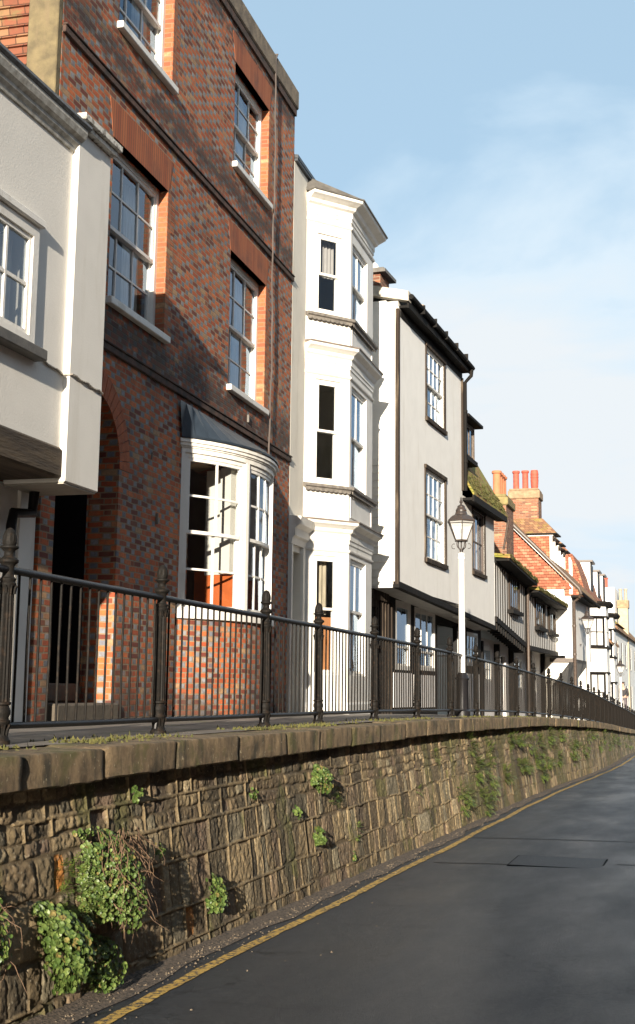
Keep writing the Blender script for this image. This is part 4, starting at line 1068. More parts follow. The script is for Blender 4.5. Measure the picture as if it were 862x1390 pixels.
for (a_, b_) in ((7.96,9.76),(5.26,7.04)):
    mf = MB(TS); mf.box(-.02,.07,a_,b_,5.625,5.70); mf.build('hood_mould', WHITE, hw, bevel=.01)
    
mf = MB(); pts = [(.02,9.80,4.50)]+[(.012+(-.06 if y < WS else 0), y, 4.50-.05*math.sin((y-9.8)*2.4)+.012*math.sin(y*23)) for y in [9.9,10.0,10.1,10.2,10.3]]+[(.014, 10.36+.08*i, 4.46-.004*i+.01*math.sin(i*2.)) for i in range(9)]
mf.tube(pts, .011, 6); mf.build('cable', plain('painted_cable', (.45,.40,.33), .7, .5, 40, c2=(.10,.09,.08)), hw, smooth=True)
pipe(hw, [(-.52,10.75,3.47),(-.52,10.72,3.25),(-.56,10.45,3.22),(-.56,10.42,3.1),(-.56,10.42,1.2)], .05, DARK)

# ------------------------------------------------------------------ 3. white house with a three-storey bay
hv = house('bay_house', 'cream-white town house with a three-storey canted bay', 'house', -1.6, 5.75, 21.7, ZP(21.7))
mb = MB(); facade(mb, 19.52, 23.78, .9, 10.35, [(19.62,20.22,1.0,3.85),(20.55,23.25,1.8,9.6)], .3); shell(mb, 19.52, 23.78, .9, 10.35, 7, .3, floors=(4.45,7.45))
mb.build('wall', CREAM, hv)
mb = MB(); mb.box(-1.2,.05, 19.54, 23.80, 10.36, 10.40); mb.add([(.06,19.53,10.40),(.06,23.8,10.40),(-3.2,23.8,11.0),(-3.2,19.53,11.0),(.06,19.53,10.46),(.06,23.8,10.46),(-3.2,23.8,11.06),(-3.2,19.53,11.06)],[(0,1,2,3),(4,7,6,5),(0,4,5,1),(1,5,6,2),(2,6,7,3),(3,7,4,0)]); mb.build('roof', SLATE, hv)
A = (0.0, 20.33); B_ = (.61, 21.03); C = (.61, 22.80); D = (0.0, 23.45)
PLN = [A, B_, C, D]
def face_T(p, q):
    p = Vector(p); q = Vector(q); d = (q-p).normalized(); n = Vector((d.y, -d.x))
    return (lambda x, y, z: (p.x+d.x*y+n.x*x, p.y+d.y*y+n.y*x, z)), (q-p).length
F1, l1 = face_T(A, B_); F2, l2 = face_T(B_, C); F3, l3 = face_T(C, D)
lev = [(1.9, 3.86, 2.98, 2.16), (5.10, 6.86, 5.98, None), (8.04, 9.44, 8.73, None)]   # z0, z1 and meeting rail
for T_, l_, wy in ((F1,l1,(.23,l1-.18)),(F2,l2,(.13,1.28)),(F3,l3,(.18,l3-.23))):
    mb = MB(T_); facade(mb, 0, l_, 1.0, 9.9, [(wy[0],wy[1],z0,z1) for z0,z1,_,_ in lev], .14)
    mb.build('bay_wall', WHITE, hv)
    for i, (z0, z1, mt_, _) in enumerate(lev):
        w2 = T_ is F2
        cur = None
        if i == 0: cur = [(wy[0]+.05, wy[0]+.22, 2.9, z1-.05, DRAPE), (wy[1]-.25, wy[1]-.08, 2.9, z1-.05, DRAPE)]
        if i == 2: cur = [(wy[0]+.03, wy[1]-.03, 8.75, z1-.03, plain('grey_blind', (.38,.36,.35), .9, .1)) if not w2 else (wy[0]+.03, wy[0]+.3, z0, z1, CURT)]
        window(hv, wy[0], wy[1], z0, z1, cols=2 if w2 else 1, ru=1, rl=1, x=-.03, fr=.045, T=T_, meet=mt_, curtain=cur, bar=.045 if w2 else .02)
# mouldings that run round the bay
def ring_(name, prof, mat=WHITE, ext=False): 
    m_ = MB(); pl = PLN
    if ext: pl = [(0,19.54),A]+PLN[1:]
    sweep(m_, pl, prof); m_.build(name, mat, hv)
def corn(z, s=1.0): return [(-.05,z-.36),(.015,z-.36),(.015,z-.30),(.03,z-.29),(.03,z-.20),(.055*s,z-.17),(.07*s,z-.12),(.12*s,z-.08),(.15*s,z-.06),(.16*s,z-.012),(-.05,z-.012)]
def cap(z, s=1.0): return [(-.05,z-.011),(.175*s,z-.011),(.175*s,z+.012),(-.05,z+.05)]
ring_('bay_cornice', corn(10.12, 1.5)); ring_('bay_capping', cap(10.12, 1.5), GREYST)
ring_('bay_cornice', corn(7.46, 1.1)); ring_('bay_capping', cap(7.46, 1.1), plain('brown_lead_edge', (.22,.18,.15), .6, .3))
ring_('bay_cornice', corn(4.44, 1.2)); ring_('bay_capping', cap(4.44, 1.2), plain('brown_lead_edge_lower', (.22,.18,.15), .6, .3))
for z in (9.62, 6.93, 3.93): ring_('bay_moulding', [(-.05,z),(.012,z),(.03,z+.02),(.035,z+.045),(-.05,z+.05)])
WSILL = plain('weathered_sill', (.20,.18,.155), .7, .5, 14, .004, 60, c2=(.11,.10,.09))
for z in (8.0, 5.06):
    ring_('bay_sill', [(-.05,z-.075),(.07,z-.075),(.10,z-.06),(.10,z-.015),(-.05,z+.01)], WSILL)
    m_ = MB()        # scalloped lead apron
    for T_, l_ in ((F1,l1),(F2,l2)):
        k = int(l_/.085)
        for i in range(k):
            c0 = l_*(i+.5)/k; r_ = l_/k*.48
            poly = [(c0-r_, z-.074)]+[(c0-r_*math.cos(R(q)), z-.10-.035*math.sin(R(q))) for q in range(0,181,30)]+[(c0+r_, z-.074)]
            mm_ = [(.055,p[0],p[1]) for p in poly]+[(.068,p[0],p[1]) for p in poly]; n2 = len(poly)
            m2 = MB(T_); m_.v += [T_(*p) for p in mm_]; b0 = len(m_.v)-2*n2
            m_.f += [tuple(b0+x for x in range(n2)), tuple(b0+n2+x for x in range(n2))[::-1]]+[(b0+x, b0+(x+1)%n2, b0+n2+(x+1)%n2, b0+n2+x) for x in range(n2)]
    m_.build('scalloped_apron', WSILL, hv)
PANELG = plain('cool_grey_panel', (.62,.64,.66), .5, .05)  # plain cool grey paint
for z0, z1 in ((7.56,7.86),(4.55,4.93)):
    m_ = MB(F2); m_.box(-.02,.012,.08,l2-.08,z0,z0+.03); m_.box(-.02,.012,.08,l2-.08,z1-.03,z1); m_.box(-.02,.012,.08,.12,z0+.03,z1-.03); m_.box(-.02,.012,l2-.12,l2-.08,z0+.03,z1-.03); m_.build('panel_moulding', WHITE, hv)
m_ = MB(F1); m_.box(-.17,-.15,.28,l1-.22,1.95,2.85); m_.build('lower_blind', WOODO, hv)
m_ = MB(F2); m_.box(-.22,-.19,.5,1.2,1.95,2.9); m_.build('lower_blind', WOODO, hv)
m_ = MB(); pl = [(-.05,20.33),(.0+.012,20.33)]; 
sweep(m_, PLN, [(-.05,1.0),(.03,1.0),(.03,1.42),(.015,1.45),(-.05,1.45)]); m_.build('bay_plinth', WHITE, hv)
m_ = MB(); m_.add([(0,20.25,10.13),(.86,20.95,10.13),(.86,22.95,10.13),(0,23.6,10.13),(0,20.4,10.42),(0,23.4,10.42)],[(0,1,4),(1,2,5,4),(2,3,5),(0,4,5,3),(0,3,2,1)]); m_.build('bay_roof', GREYST, hv)
m_ = MB()     # doorcase
m_.prism([(0,3.95),(.04,3.95),(.06,4.05),(.10,4.08),(.10,4.2),(.18,4.26),(.20,4.38),(0,4.40)], 1, 19.54, 20.36); m_.box(0,.05,20.22,20.33,1.1,3.94); m_.box(0,.05,19.54,19.62,1.1,3.94); m_.build('doorcase', WHITE, hv)
m_ = MB(); m_.box(-.24,-.19,19.64,20.2,1.15,3.1); dd_ = m_.build('door', WHITE, hv); m_ = MB(); m_.box(-.20,-.18,19.64,20.2,3.12,3.2); m_.build('door_transom', WHITE, hv)
m_ = MB(); m_.lathe([(.01,0),(.03,.01),(.03,.03),(.0,.045)], (0,0,0), 10); m_.v = [(x+z-.19, y+20.1, 2.1+ -x*0+ x) if False else (z-.19, y+20.1, 2.1+x) for x,y,z in m_.v]; m_.build('door_knob', GREYST, dd_)
m_ = MB()
for z in (6.62, 5.83): m_.box(-1.9,-1.7,21.4,21.9,z+.6*0,z+.03)
m_.build('lamp_reflection_bar', WHITE, hv)  # white bars standing in for lamp reflections on the window glass

# ------------------------------------------------------------------ 4. rendered house with black corner timber
ht = house('black_and_white_jettied_house', 'tall bright white rendered house with a black corner post and black eaves', 'house', 2.44, 6.62, 26, ZP(26))
mb = MB(); TA, TBB = 23.76, 29.35; TC = 33.05
def sl(u): return 3.71-(u-23.78)*.042     # falling underside of the jetty
opsT = [(25.9,27.55,7.38,8.91),(25.82,27.58,4.38,6.26),(30.4,31.78,4.52,6.02)]
mb2 = MB(); facade(mb2, TA, TBB, 3.62, 9.15, opsT[:2], .25); facade(mb2, TBB+.001, TC, 3.34, 6.2, opsT[2:], .25)
mb2.box(-7,-.252, TA, TA+.25, 3.64, 9.3); mb2.box(-7,-.252, TBB-.25, TBB, 3.6, 9.1); mb2.box(-7,-.252, TC-.25, TC, 3.3, 6.2)
mb2.box(-7,-6.7, TA+.25, TC-.25, 1, 9.1); mb2.box(-6.7,-.255, TA+.252, TBB-.252, 6.8, 6.95); mb2.box(-6.7,-.255, TA+.252, TC-.252, 3.64, 3.75); mb2.box(-6.7,-.26, TA+.252, TBB-.252, 9.0,9.1)
mb2.build('rendered_wall', STUCCO, ht)
GW = plain('shop_dado', (.70,.68,.66), .6, .1)
mb = MB(lambda x,y,z: (x-.55,y,z)); gops = [(25.55,26.75,2.08,3.50),(27.05,28.9,2.10,3.45),(29.1,31.5,.6,3.2),(32.2,33.5,2.3,3.15)]
facade(mb, TA+.02, 33.9, .6, 3.6, gops, .2); mb.box(-6,-.21,TA+.02,TA+.2,.6,3.6); mb.build('ground_wall', BLACK, ht)
for (a,b,c,d) in ((25.35,26.85,1.32,2.02),(26.98,28.85,1.30,2.0),(32.0,33.6,.8,2.1)):
    mb = MB(); mb.box(-.56,-.53,a,b,c,d); mb.build('white_dado', GW, ht)
TG = lambda x,y,z: (x-.55,y,z)
window(ht, 25.55,26.75,2.08,3.50, cols=1, ru=1, rl=1, x=-.0, fr=.10, T=TG, meet=2.55, curtain=[(25.65,25.85,2.1,3.4,CURT)])
window(ht, 27.05,28.9,2.10,3.45, cols=3, ru=1, rl=1, x=-.0, fr=.08, T=TG, meet=2.5, curtain=[(27.15,27.6,2.1,3.4,DRAPE)])
window(ht, 32.2,33.5,2.3,3.15, cols=3, ru=2, rl=0, x=0, fr=.06, T=TG)
mb = MB(); mb.box(-1.5,-1.4,29.1,31.5,.6,3.2); mb.box(-.6,-.5,30.9,31.15,1.0,3.2); mb.build('recessed_entrance', DARK, ht)
mb = MB(); mb.box(-.57,-.49,30.92,31.1,1.02,3.1); mb.build('white_post', WHITE, ht)
mb = MB(); # black framing: jetty fascia, soffit, corner post
mb.add([(.03,TA-.02,3.60),(.03,TC,3.22),(.03,TC,3.33),(.03,TA-.02,3.72),(-.10,TA-.02,3.60),(-.10,TC,3.22),(-.10,TC,3.33),(-.10,TA-.02,3.72)],[(0,1,2,3),(4,7,6,5),(0,4,5,1),(3,2,6,7),(0,3,7,4),(1,5,6,2)])
mb.build('jetty_fascia', BLACK, ht)
mb = MB(); mb.add([(.0,TA,3.60),(.0,TC,3.22),(-1.0,TC,3.22),(-1.0,TA,3.60),(.0,TA,3.64),(.0,TC,3.30),(-1.0,TC,3.30),(-1.0,TA,3.64)],[(0,1,2,3),(4,7,6,5),(0,4,5,1),(1,5,6,2),(2,6,7,3),(3,7,4,0)]); mb.build('jetty_soffit', plain('pale_soffit', (.62,.60,.56), .8, .2), ht)
mb = MB(); mb.box(-.06,.012,TA-.030,TA+.085,3.66,9.12); mb.build('corner_post', OLDT, ht, bevel=.01)
mb = MB()
mb.box(-.7,-.52,TA-.02,TA+.5,3.25,3.6); mb.box(-.9,-.5,TA-.01,24.9,3.4,3.58)
for q in (24.05,24.2,24.38,24.55,24.75,24.95,25.2): mb.box(-.56,-.525,q,q+.07,1.1,3.4)
mb.build('shop_framing', OLDT, ht)
# weatherboarding on the lower part of the side wall, bright side wall itself
mb = MB()
for i in range(17):
    z = 3.66+i*.145; mb.add([(-.09,TA-.004,z+.145),(-1.1,TA-.004,z+.145),(-1.1,TA-.026,z+.004),(-.09,TA-.026,z+.004),(-.09,TA-.004,z),(-1.1,TA-.004,z)],[(0,1,2,3),(3,2,5,4)])
mb.build('weatherboarding', WHITE, ht)
# windows with dark frames
for (a,b,c,d) in opsT[:2]: window(ht, a,b,c,d, cols=4, ru=2, rl=2, x=-.01, fr=.035, mat=WHITE, meet=c+(d-c)*.5, bar=.03, curtain=[(a+.08,a+.5,c+.05,d-.05,CURT),(b-.8,b-.08,c+.05,d-.05,CURT)])
window(ht, *opsT[2], cols=3, ru=2, rl=0, x=-.01, fr=.05, mat=plain('brown_frame', (.10,.07,.055), .6, .4, 20), bar=.035)
for (a,b,c,d) in opsT: 
    mb = MB()
    mb.box(-.06,.03,b,b+.075,c-.06,d+.02); mb.box(-.06,.03,a-.03,a,c-.06,d+.02); mb.box(-.06,.045,a-.05,b+.10,d+.001,d+.08); mb.box(-.06,.06,a-.05,b+.10,c-.09,c-.002)
    mb.build('window_surround', OLDT, ht)
# eaves, gutter, roof
mb = MB(); mb.box(.0,.19,TA+.05,TBB+.05,9.14,9.19); mb.box(.17,.21,TA+.02,TBB+.06,9.12,9.32); mb.box(-.01,.02,TA+.13,TBB,8.98,9.139)
mb.build('eaves_board', BLACK, ht)
mb = MB(); pts = [(.26,TA-.0,9.34),(.26,26,9.31),(.26,28,9.28),(.26,TBB+.08,9.25)]; mb.tube(pts, .055, 8)
for q in (24.6,25.6,26.6,27.6,28.6): mb.box(.19,.325,q,q+.03,9.22,9.40)
mb.build('gutter', BLACK, ht)
mb = MB(); roofslab(mb, TA-.05, TBB+.06, .23, 9.36, -3.2, 10.2, .08); roofslab(mb, TA-.05, TBB+.12, -6.9, 9.3, -3.2, 10.2, .08); mb.build('roof', SLATE, ht)
mb = MB(); mb.add([(.22,TA-.07,9.24),(-3.2,TA-.07,10.06),(-3.2,TA+.14,10.06),(.22,TA+.14,9.24),(.22,TA-.07,9.44),(-3.2,TA-.07,10.26),(-3.2,TA+.14,10.26),(.22,TA+.14,9.44)],[(3,2,1,0),(4,5,6,7),(0,1,5,4),(1,2,6,5),(2,3,7,6),(3,0,4,7)]); mb.build('verge_coping', plain('pale_verge', (.55,.51,.43), .8, .3, 6, .006, 40), ht)
mb = MB(); mb.add([(-.09,TA,9.1),(-6.9,TA,9.1),(-3.2,TA,10.02),(-.09,TA+.24,9.1),(-6.9,TA+.24,9.1),(-3.2,TA+.24,10.02)],[(0,1,2),(3,5,4),(0,2,5,3),(1,4,5,2)]); mb.box(-.4,-.012,TA+.001,TA+.22,9.0,9.27); mb.build('gable_wall', STUCCO, ht)
pipe(ht, [(.26,29.3,9.2),(.24,29.32,9.05),(.08,29.36,8.9),(.08,29.36,6.3)], .045, BLACK, ((.08,29.36,8.2),(.08,29.36,7.0)))
mb = MB(); mb.box(-.02,.05,29.28,29.34,6.3,9.0); mb.build('end_batten', OLDT, ht)
# lower mossy tiled wing with its dormer
mb = MB(); roofslab(mb, TBB+.02, 33.5, .28, 6.26, -1.35, 9.1, .1); roofslab(mb, TBB+.02, 33.5, -6.5, 6.3, -1.35, 9.1, .1)
mb.build('mossy_roof', TILEM, ht)
mb = MB(); mb.box(.0,.26,TBB,33.4,6.08,6.14); mb.box(.24,.285,TBB,33.4,6.05,6.20); mb.add([(-.02,33.05,6.1),(-1.35,33.05,8.98),(-6.4,33.05,6.1),(-.02,33.3,6.1),(-1.35,33.3,8.98),(-6.4,33.3,6.1)],[(0,1,2),(3,5,4),(0,3,4,1),(1,4,5,2),(2,5,3,0)]); mb.build('wing_eaves', BLACK, ht)
mb = MB()       # clumps of thick moss along the eave
for i in range(420):
    y = rnd(29.5,33.4); s_ = abs(random.gauss(0,.35)); x = .28-s_*.5; z = 6.26+s_*.87
    r_ = rnd(.015,.045); disc_leaf(mb, Vector((x+.01,y,z+.015)), Vector((.8,rnd(-.4,.4),.6)), r_, 6, .6)
mb.build('roof_moss', MOSS, ht)['kind'] = 'stuff'
pipe(ht, [(.33,33.35,6.1),(.16,33.5,5.35)], .03, BROWNG)
dm = MB(); dm.box(-1.2,-.12,29.72,31.1,7.15,8.14); dm.build('dormer_cheek', BLACK, ht)
window(ht, 29.74,31.08,7.28,8.12, cols=3, ru=1, rl=0, x=-.07, fr=.05, mat=plain('dormer_frame', (.16,.12,.09), .7, .5, 20), bar=.05)
dm = MB(); dm.box(-1.4,.12,29.62,31.25,8.14,8.22); dm.build('dormer_roof', BLACK, ht, bevel=.01)
dm = MB(); dm.box(-.14,.0,29.7,31.12,7.16,7.27); dm.build('dormer_sill', BLACK, ht)
# chimneys of this house
ch = MB(); ch.box(-1.1,-.58,24.45,25.1,9.3,10.12); chs = ch.build('chimney', BRICK2, ht)
ch = MB(); ch.box(-1.18,-.45,24.35,25.2,10.12,10.19); ch.box(-1.12,-.5,24.4,25.15,10.19,10.23); ch.box(-1.18,-.5,24.36,25.2,9.42,9.62); ch.build('chimney_cap', GREYST, chs)
ch = MB(); ch.lathe([(.16,0),(.17,.08),(.13,.18),(.06,.25),(.01,.27)], (-.85,24.75,10.23), 14); ch.build('chimney_cowl', WHITE, chs, smooth=True)
pot(chs, -1.0, 29.2, 9.7, 1.15, .15, POTC)

# ------------------------------------------------------------------ 5. close-studded timber house
hs = house('close_studded_house', 'low timber-framed house with close black studs and white infill', 'house', 1.13, 6.01, 40, ZP(40))
def qbox(mb, x0, x1, ya, yb, za0, zb0, za1, zb1):    # box whose ends have different bottom/top heights
    mb.hexa([(x0,ya,za0),(x1,ya,za0),(x1,yb,zb0),(x0,yb,zb0)], [(x0,ya,za1),(x1,ya,za1),(x1,yb,zb1),(x0,yb,zb1)])
S0,S1,S2,S3 = 34.05, 39.2, 39.45, 46.5
b1 = lambda u: 3.60-(u-34.05)*.100; t1 = lambda u: 5.15-(u-34.05)*.052
b2 = lambda u: 3.04; t2 = lambda u: 4.70-(u-39.4)*.012
mb = MB(); qbox(mb, -4, 0, S0, S1, b1(S0), b1(S1), t1(S0), t1(S1)); qbox(mb, -4, .0, S2, S3, b2(S2), b2(S3), t2(S2), t2(S3)); mb.box(-4,-.06,S1,S2,3.1,4.8); mb.build('infill', STUCCO, hs)
mb = MB(); skip = [(36.2,37.9,3.95,4.95),(41.2,43.2,3.72,4.6),(44.3,45.9,3.68,4.45)]
def stud(u, w_, bf, tf):
    segs = [(bf(u)+.02, tf(u))]
    for (a,b,c,d) in skip:
        if a-.05 < u < b+.05: segs = [(bf(u)+.02, c-.12),(d+.04, tf(u))]
    for (z0,z1) in segs:
        mb = MB()
        if z1-z0 > .05: mb.box(-.03,.003+rnd(0,.003),u-w_/2+rnd(-.01,.01),u+w_/2+rnd(-.01,.01),z0,z1); mb.build('stud', OLDT, hs)
u = S0+.12
while u < S1: stud(u, rnd(.13,.17), b1, t1); u += .37
u = S2+.1
while u < S3: stud(u, rnd(.13,.17), b2, t2); u += .42
mb = MB(); qbox(mb,-.06,.05,S0,S1,b1(S0)-.12,b1(S1)-.12,b1(S0)+.03,b1(S1)+.03); qbox(mb,-.06,.05,S2,S3+.02,2.93,2.93,3.07,3.07); qbox(mb,-.06,.045,S0,S1,t1(S0)-.1,t1(S1)-.1,t1(S0)+.05,t1(S1)+.05); qbox(mb,-.06,.045,S2,S3,t2(S2)-.08,t2(S3)-.08,t2(S2)+.05,t2(S3)+.05)
mb.box(-.05,.05,S1-.02,S1+.14,3.0,4.95); mb.build('bressummer', BLACK, hs)
u = S0+.15
while u < S1-.1: mb = MB(); mb.box(-.3,.03,u,u+.13,b1(u)-.30,b1(u)-.13); mb.build('joist_end', BLACK, hs); u += .36
for (a,b,c,d) in skip:
    window(hs, a,b,c,d, cols=4, ru=1, rl=0, x=.06, fr=.06, mat=OLDT, bar=.06, curtain=[(a+.1,b-.1,c+.05,d-.05,DRAPE)])
    mb = MB(); mb.box(-.02,.16,a-.08,b+.08,c-.11,c-.005); mb.box(-.02,.10,a-.05,b+.05,d+.005,d+.08); mb.build('window_ledge', BLACK, hs)
mb = MB(); 
for (a,b,bf) in ((S0,S1,t1),(S2-.1,S3,t2)):
    mb.hexa([(-3.0,a,bf(a)+.35),(.42,a,bf(a)+.02),(.42,b,bf(b)+.02),(-3.0,b,bf(b)+.35)],[(-3.0,a,bf(a)+.45),(.42,a,bf(a)+.12),(.42,b,bf(b)+.12),(-3.0,b,bf(b)+.45)])
mb.build('roof', TILEM, hs)
mb = MB()
for (a,b,bf) in ((S0,S1,t1),(S2-.1,S3,t2)):
    qbox(mb, .0,.40,a,b,bf(a)-.05,bf(b)-.05,bf(a)+.01,bf(b)+.01)
mb.build('eaves', BLACK, hs)
mb = MB()
for i in range(300):
    u = rnd(S0,S3); bf = t1 if u < S1 else t2; disc_leaf(mb, Vector((.43,u,bf(u)+rnd(.05,.14))), Vector((.9,0,.4)), rnd(.02,.05), 6, .6)
mb.build('roof_moss', MOSS, hs)['kind'] = 'stuff'
pipe(hs, [(.35,39.0,4.95),(.10,39.25,4.8),(.08,39.3,4.6),(.08,39.3,1.0)], .05, BROWNG)
# shaded ground floor under the jetty
mb = MB(TG); facade(mb, S0+.02, S3, .1, 3.1, [(35.2,36.6,1.9,2.9),(38.0,38.9,.8,2.7),(40.2,42.0,1.7,2.7),(43.5,45.2,1.6,2.6)], .2); mb.build('ground_wall', GW, hs)
for (a,b,c,d) in ((35.2,36.6,1.9,2.9),(40.2,42.0,1.7,2.7),(43.5,45.2,1.6,2.6)): window(hs, a,b,c,d, cols=4, ru=3, rl=0, x=0, fr=.07, T=TG, mat=WHITE)
mb = MB(TG); mb.box(-.15,-.1,38.0,38.9,.8,2.7); mb.build('door', DARK, hs)
for u in (34.4,36.9,39.4,43.0,46.2):
    mb = MB(); mb.box(-.55,-.40,u,u+.16,.2,3.0); mb.build('ground_post', BLACK, hs)
# its chimney behind, with a row of orange pots
ck = MB(); ck.box(-.55,.05,38.2,39.6,4.9,7.45); 
for_ch = thing('chimney_stack', 'mossy brick chimney stack with a row of orange pots behind the mossy roof', 'chimney', (-5.85,38.6,4.9)); OFF[for_ch.name] = (0,0,0)
ck = MB(); ck.box(-.30,.28,-.6,.9,0,2.25); ck.build('stack', BRICK2, for_ch)
ck = MB(); ck.box(-.36,.34,-.66,.96,2.25,2.5); ck.box(-.30,.28,-.6,.9,2.5,2.6); ck.build('stack_cap', plain('mossy_cap', (.30,.24,.10), .9, .4, 8), for_ch, bevel=.03)
for q in (-.4,-.02,.36,.72): pot(for_ch, -.02, q, 2.6, .72, .15, plain('orange_pot', (.55,.19,.09), .8, .2) if q < -.3 else MATS['orange_pot'])

# ------------------------------------------------------------------ 6. white house with tile-hung gable
hg = thing('tile_hung_gable_house', 'white jettied house with an orange tile-hung gable and two dormers', 'house', (-4.55, 46.6, ZP(47)), R(-1.42)); OFF[hg.name] = (0,0,ZP(47))
# local: x out, y along, absolute z
mb = MB(); 
facade(mb, 0, 5.9, 2.85, 5.05, [], .25)
mb.box(-6,-.252,0,.25,2.95,5.35); mb.box(-6,-.252,5.65,5.9,2.7,5.2); mb.box(-6,-5.7,.25,5.65,.2,5.2)
mb.build('wall', STUCCO, hg)
mb = MB(); mb.box(-6,-.75,0.0,5.9,-.3,2.9); mb.build('ground_wall', CREAM, hg)
mb = MB(); mb.prism([(-.02,2.85),(-.75,2.85),(-.75,1.9)], 1, 0.1, 5.8); mb.build('jetty_cove', PLASTER, hg)
mb = MB(); mb.box(-.8,.02,-.02,.12,2.72,2.86); mb.build('jetty_beam', BROWNG, hg)
apx = -3.0; apz = 8.4
mb = MB(); mb.prism([(.0,5.36),(.0,5.30),(-6,5.30),(-6,5.36),(apx,apz)], 1, -.05, .2); mb.build('gable', TILE, hg)
mb = MB()
for r_ in range(30):
    z = 5.30+r_*.105; w_ = (z-5.36)/(apz-5.36); xa = 0+(apx)*max(w_,0)-.06; xb = -6+(3)*max(w_,0)+.06
    if xa-xb < .1: break
    mb.add([(xa,-.052,z+.105),(xb,-.052,z+.105),(xb,-.085,z+.004),(xa,-.085,z+.004),(xa,-.052,z),(xb,-.052,z)],[(0,1,2,3),(3,2,5,4)])
mb.build('gable_tile_course', tile_mat('gable_tiles', H=.105, moss=.0, c=((.40,.125,.068),(.30,.088,.05),(.45,.20,.12)), dirt=.5), hg)
mb = MB(); ofs = .12
mb.add([(.22,-.16,5.22),(apx,-.16,apz+.10),(apx,-.16,apz+.22),(.22,-.16,5.36),(.22,-.09,5.22),(apx,-.09,apz+.10),(apx,-.09,apz+.22),(.22,-.09,5.36)],[(0,1,2,3),(7,6,5,4),(0,4,5,1),(1,5,6,2),(2,6,7,3),(3,7,4,0)]); mb.build('bargeboard', WHITE, hg)
mb = MB(); roofslab(mb, -.2, 6.0, .28, 5.26, apx, apz+.32, .09); roofslab(mb, -.2, 6.0, -6.25, 5.26, apx, apz+.32, .09); mb.build('roof', TILEB, hg)
mb = MB(); mb.tube([(apx-.2,-.23,apz+.42),(.30,-.23,5.30),(.36,-.2,5.12),(.30,-.1,5.0)], .06, 8); mb.build('verge_pipe', BROWNG, hg, smooth=True)
mb = MB(); mb.tube([(.36,-.15,5.16),(.36,6.0,5.02)], .065, 8); mb.box(.0,.32,-.1,5.95,5.0,5.08); mb.build('gutter', BLACK, hg)
pipe(hg, [(.30,.0,5.0),(.08,.08,4.85),(.07,.08,.2)], .055, BROWNG, ((.07,.08,4.0),(.07,.08,3.0)))
mb = MB(); 
for (u,z) in ((2.0,4.35),(2.2,3.4),(4.5,3.55)): mb.box(0,.04,u,u+.25,z,z+.05)
mb.build('wall_tie', BROWNG, hg)
# dormers standing on the front slope
for (u, zt_, s_) in ((1.9,7.55,1.0),(3.5,7.33,.85),(4.9,7.2,.8)):
    mb = MB(); mb.box(-2.9,-.98,u,u+.9*s_,6.0,zt_); dc = mb.build('dormer', TILEP, hg)
    mb = MB(); mb.box(-.99,-.90,u-.02,u+.10,6.1,zt_); mb.box(-.99,-.90,u+.8*s_,u+.9*s_,6.1,zt_); mb.box(-1.9,-.86,u-.04,u+.93*s_,zt_-.10,zt_); mb.build('dormer_frame', WHITE, dc)
    mb = MB(); mb.hexa([(-3.3,u-.14,zt_),(-.72,u-.14,zt_),(-.72,u+1.0*s_,zt_),(-3.3,u+1.0*s_,zt_)],[(-3.3,u+.4*s_,zt_+.62*s_),(-1.3,u+.4*s_,zt_+.62*s_),(-1.3,u+.5*s_,zt_+.62*s_),(-3.3,u+.5*s_,zt_+.62*s_)]); mb.build('dormer_roof', TILEB, dc)
    mb = MB(); mb.box(-2.9,-.70,u-.16,u+1.02*s_,zt_+.001-.05,zt_-.002) ; mb.build('dormer_eave', BLACK, dc)
sk = thing('chimney_stack', 'broad brick chimney stack carrying three bright red pots', 'chimney', (-6.62, 50.4, 6.0)); OFF[sk.name] = (0,0,0)
mb = MB(); mb.box(-.56,.56,-.5,.5,0,3.1); mb.add([(-.56,-.5,2.6),(-.56,.5,2.6),(-1.0,.5,1.9),(-1.0,-.5,1.9)],[(0,1,2,3)]); mb.build('stack', BRICK2, sk)
mb = MB(); mb.box(-.62,.62,-.56,.56,3.1,3.42); mb.box(-.58,.58,-.52,.52,3.42,3.50); mb.build('stack_cap', plain('buff_cap', (.36,.25,.15), .9, .35, 7), sk, bevel=.03)
for i, q in enumerate((-.36,0,.36)): pot(sk, q, 0, 3.48, .80, .15, POT, 1 if i == 2 else 0)

# ------------------------------------------------------------------ 7. white house with curved mansard gable and flat-topped dormers
hm = thing('mansard_house', 'white canted-bay house with a curved orange tile-hung mansard gable', 'house', (-4.55, 53.2, ZP(53)), R(-2)); OFF[hm.name] = (0,0,ZP(53))
mb = MB(); mb.box(-6,0,0,13,-.8,5.3); mb.build('wall', STUCCO, hm)
gam = [(.05,5.3),(-.05,5.75),(-.25,6.5),(-.5,7.15),(-1.1,7.75),(-2.2,8.2),(-3.5,8.4),(-5.6,7.9),(-6,5.3)]
mb = MB(); mb.prism(gam, 1, -.05, .15); mb.build('gable', TILE, hm)
mb = MB()
for i in range(6):
    (x0,z0),(x1,z1) = gam[i],gam[i+1]; mb.hexa([(x0,-.14,z0),(x0+.10,-.14,z0+.04),(x0+.10,13,z0+.04),(x0,13,z0)],[(x1,-.14,z1),(x1+.08,-.14,z1+.10),(x1+.08,13,z1+.10),(x1,13,z1)])
mb.build('roof', TILEP, hm)
mb = MB(); mb.box(-1.5,-1.0,-.07,-.051,5.6,7.0); mb.box(-.55,-.42,-.08,-.052,5.6,7.1); mb.build('gable_batten', WHITE, hm)
mb = MB(); mb.box(-2.3,-1.0,-.30,-.05,7.15,7.28); mb.build('gable_ledge', BLACK, hm)
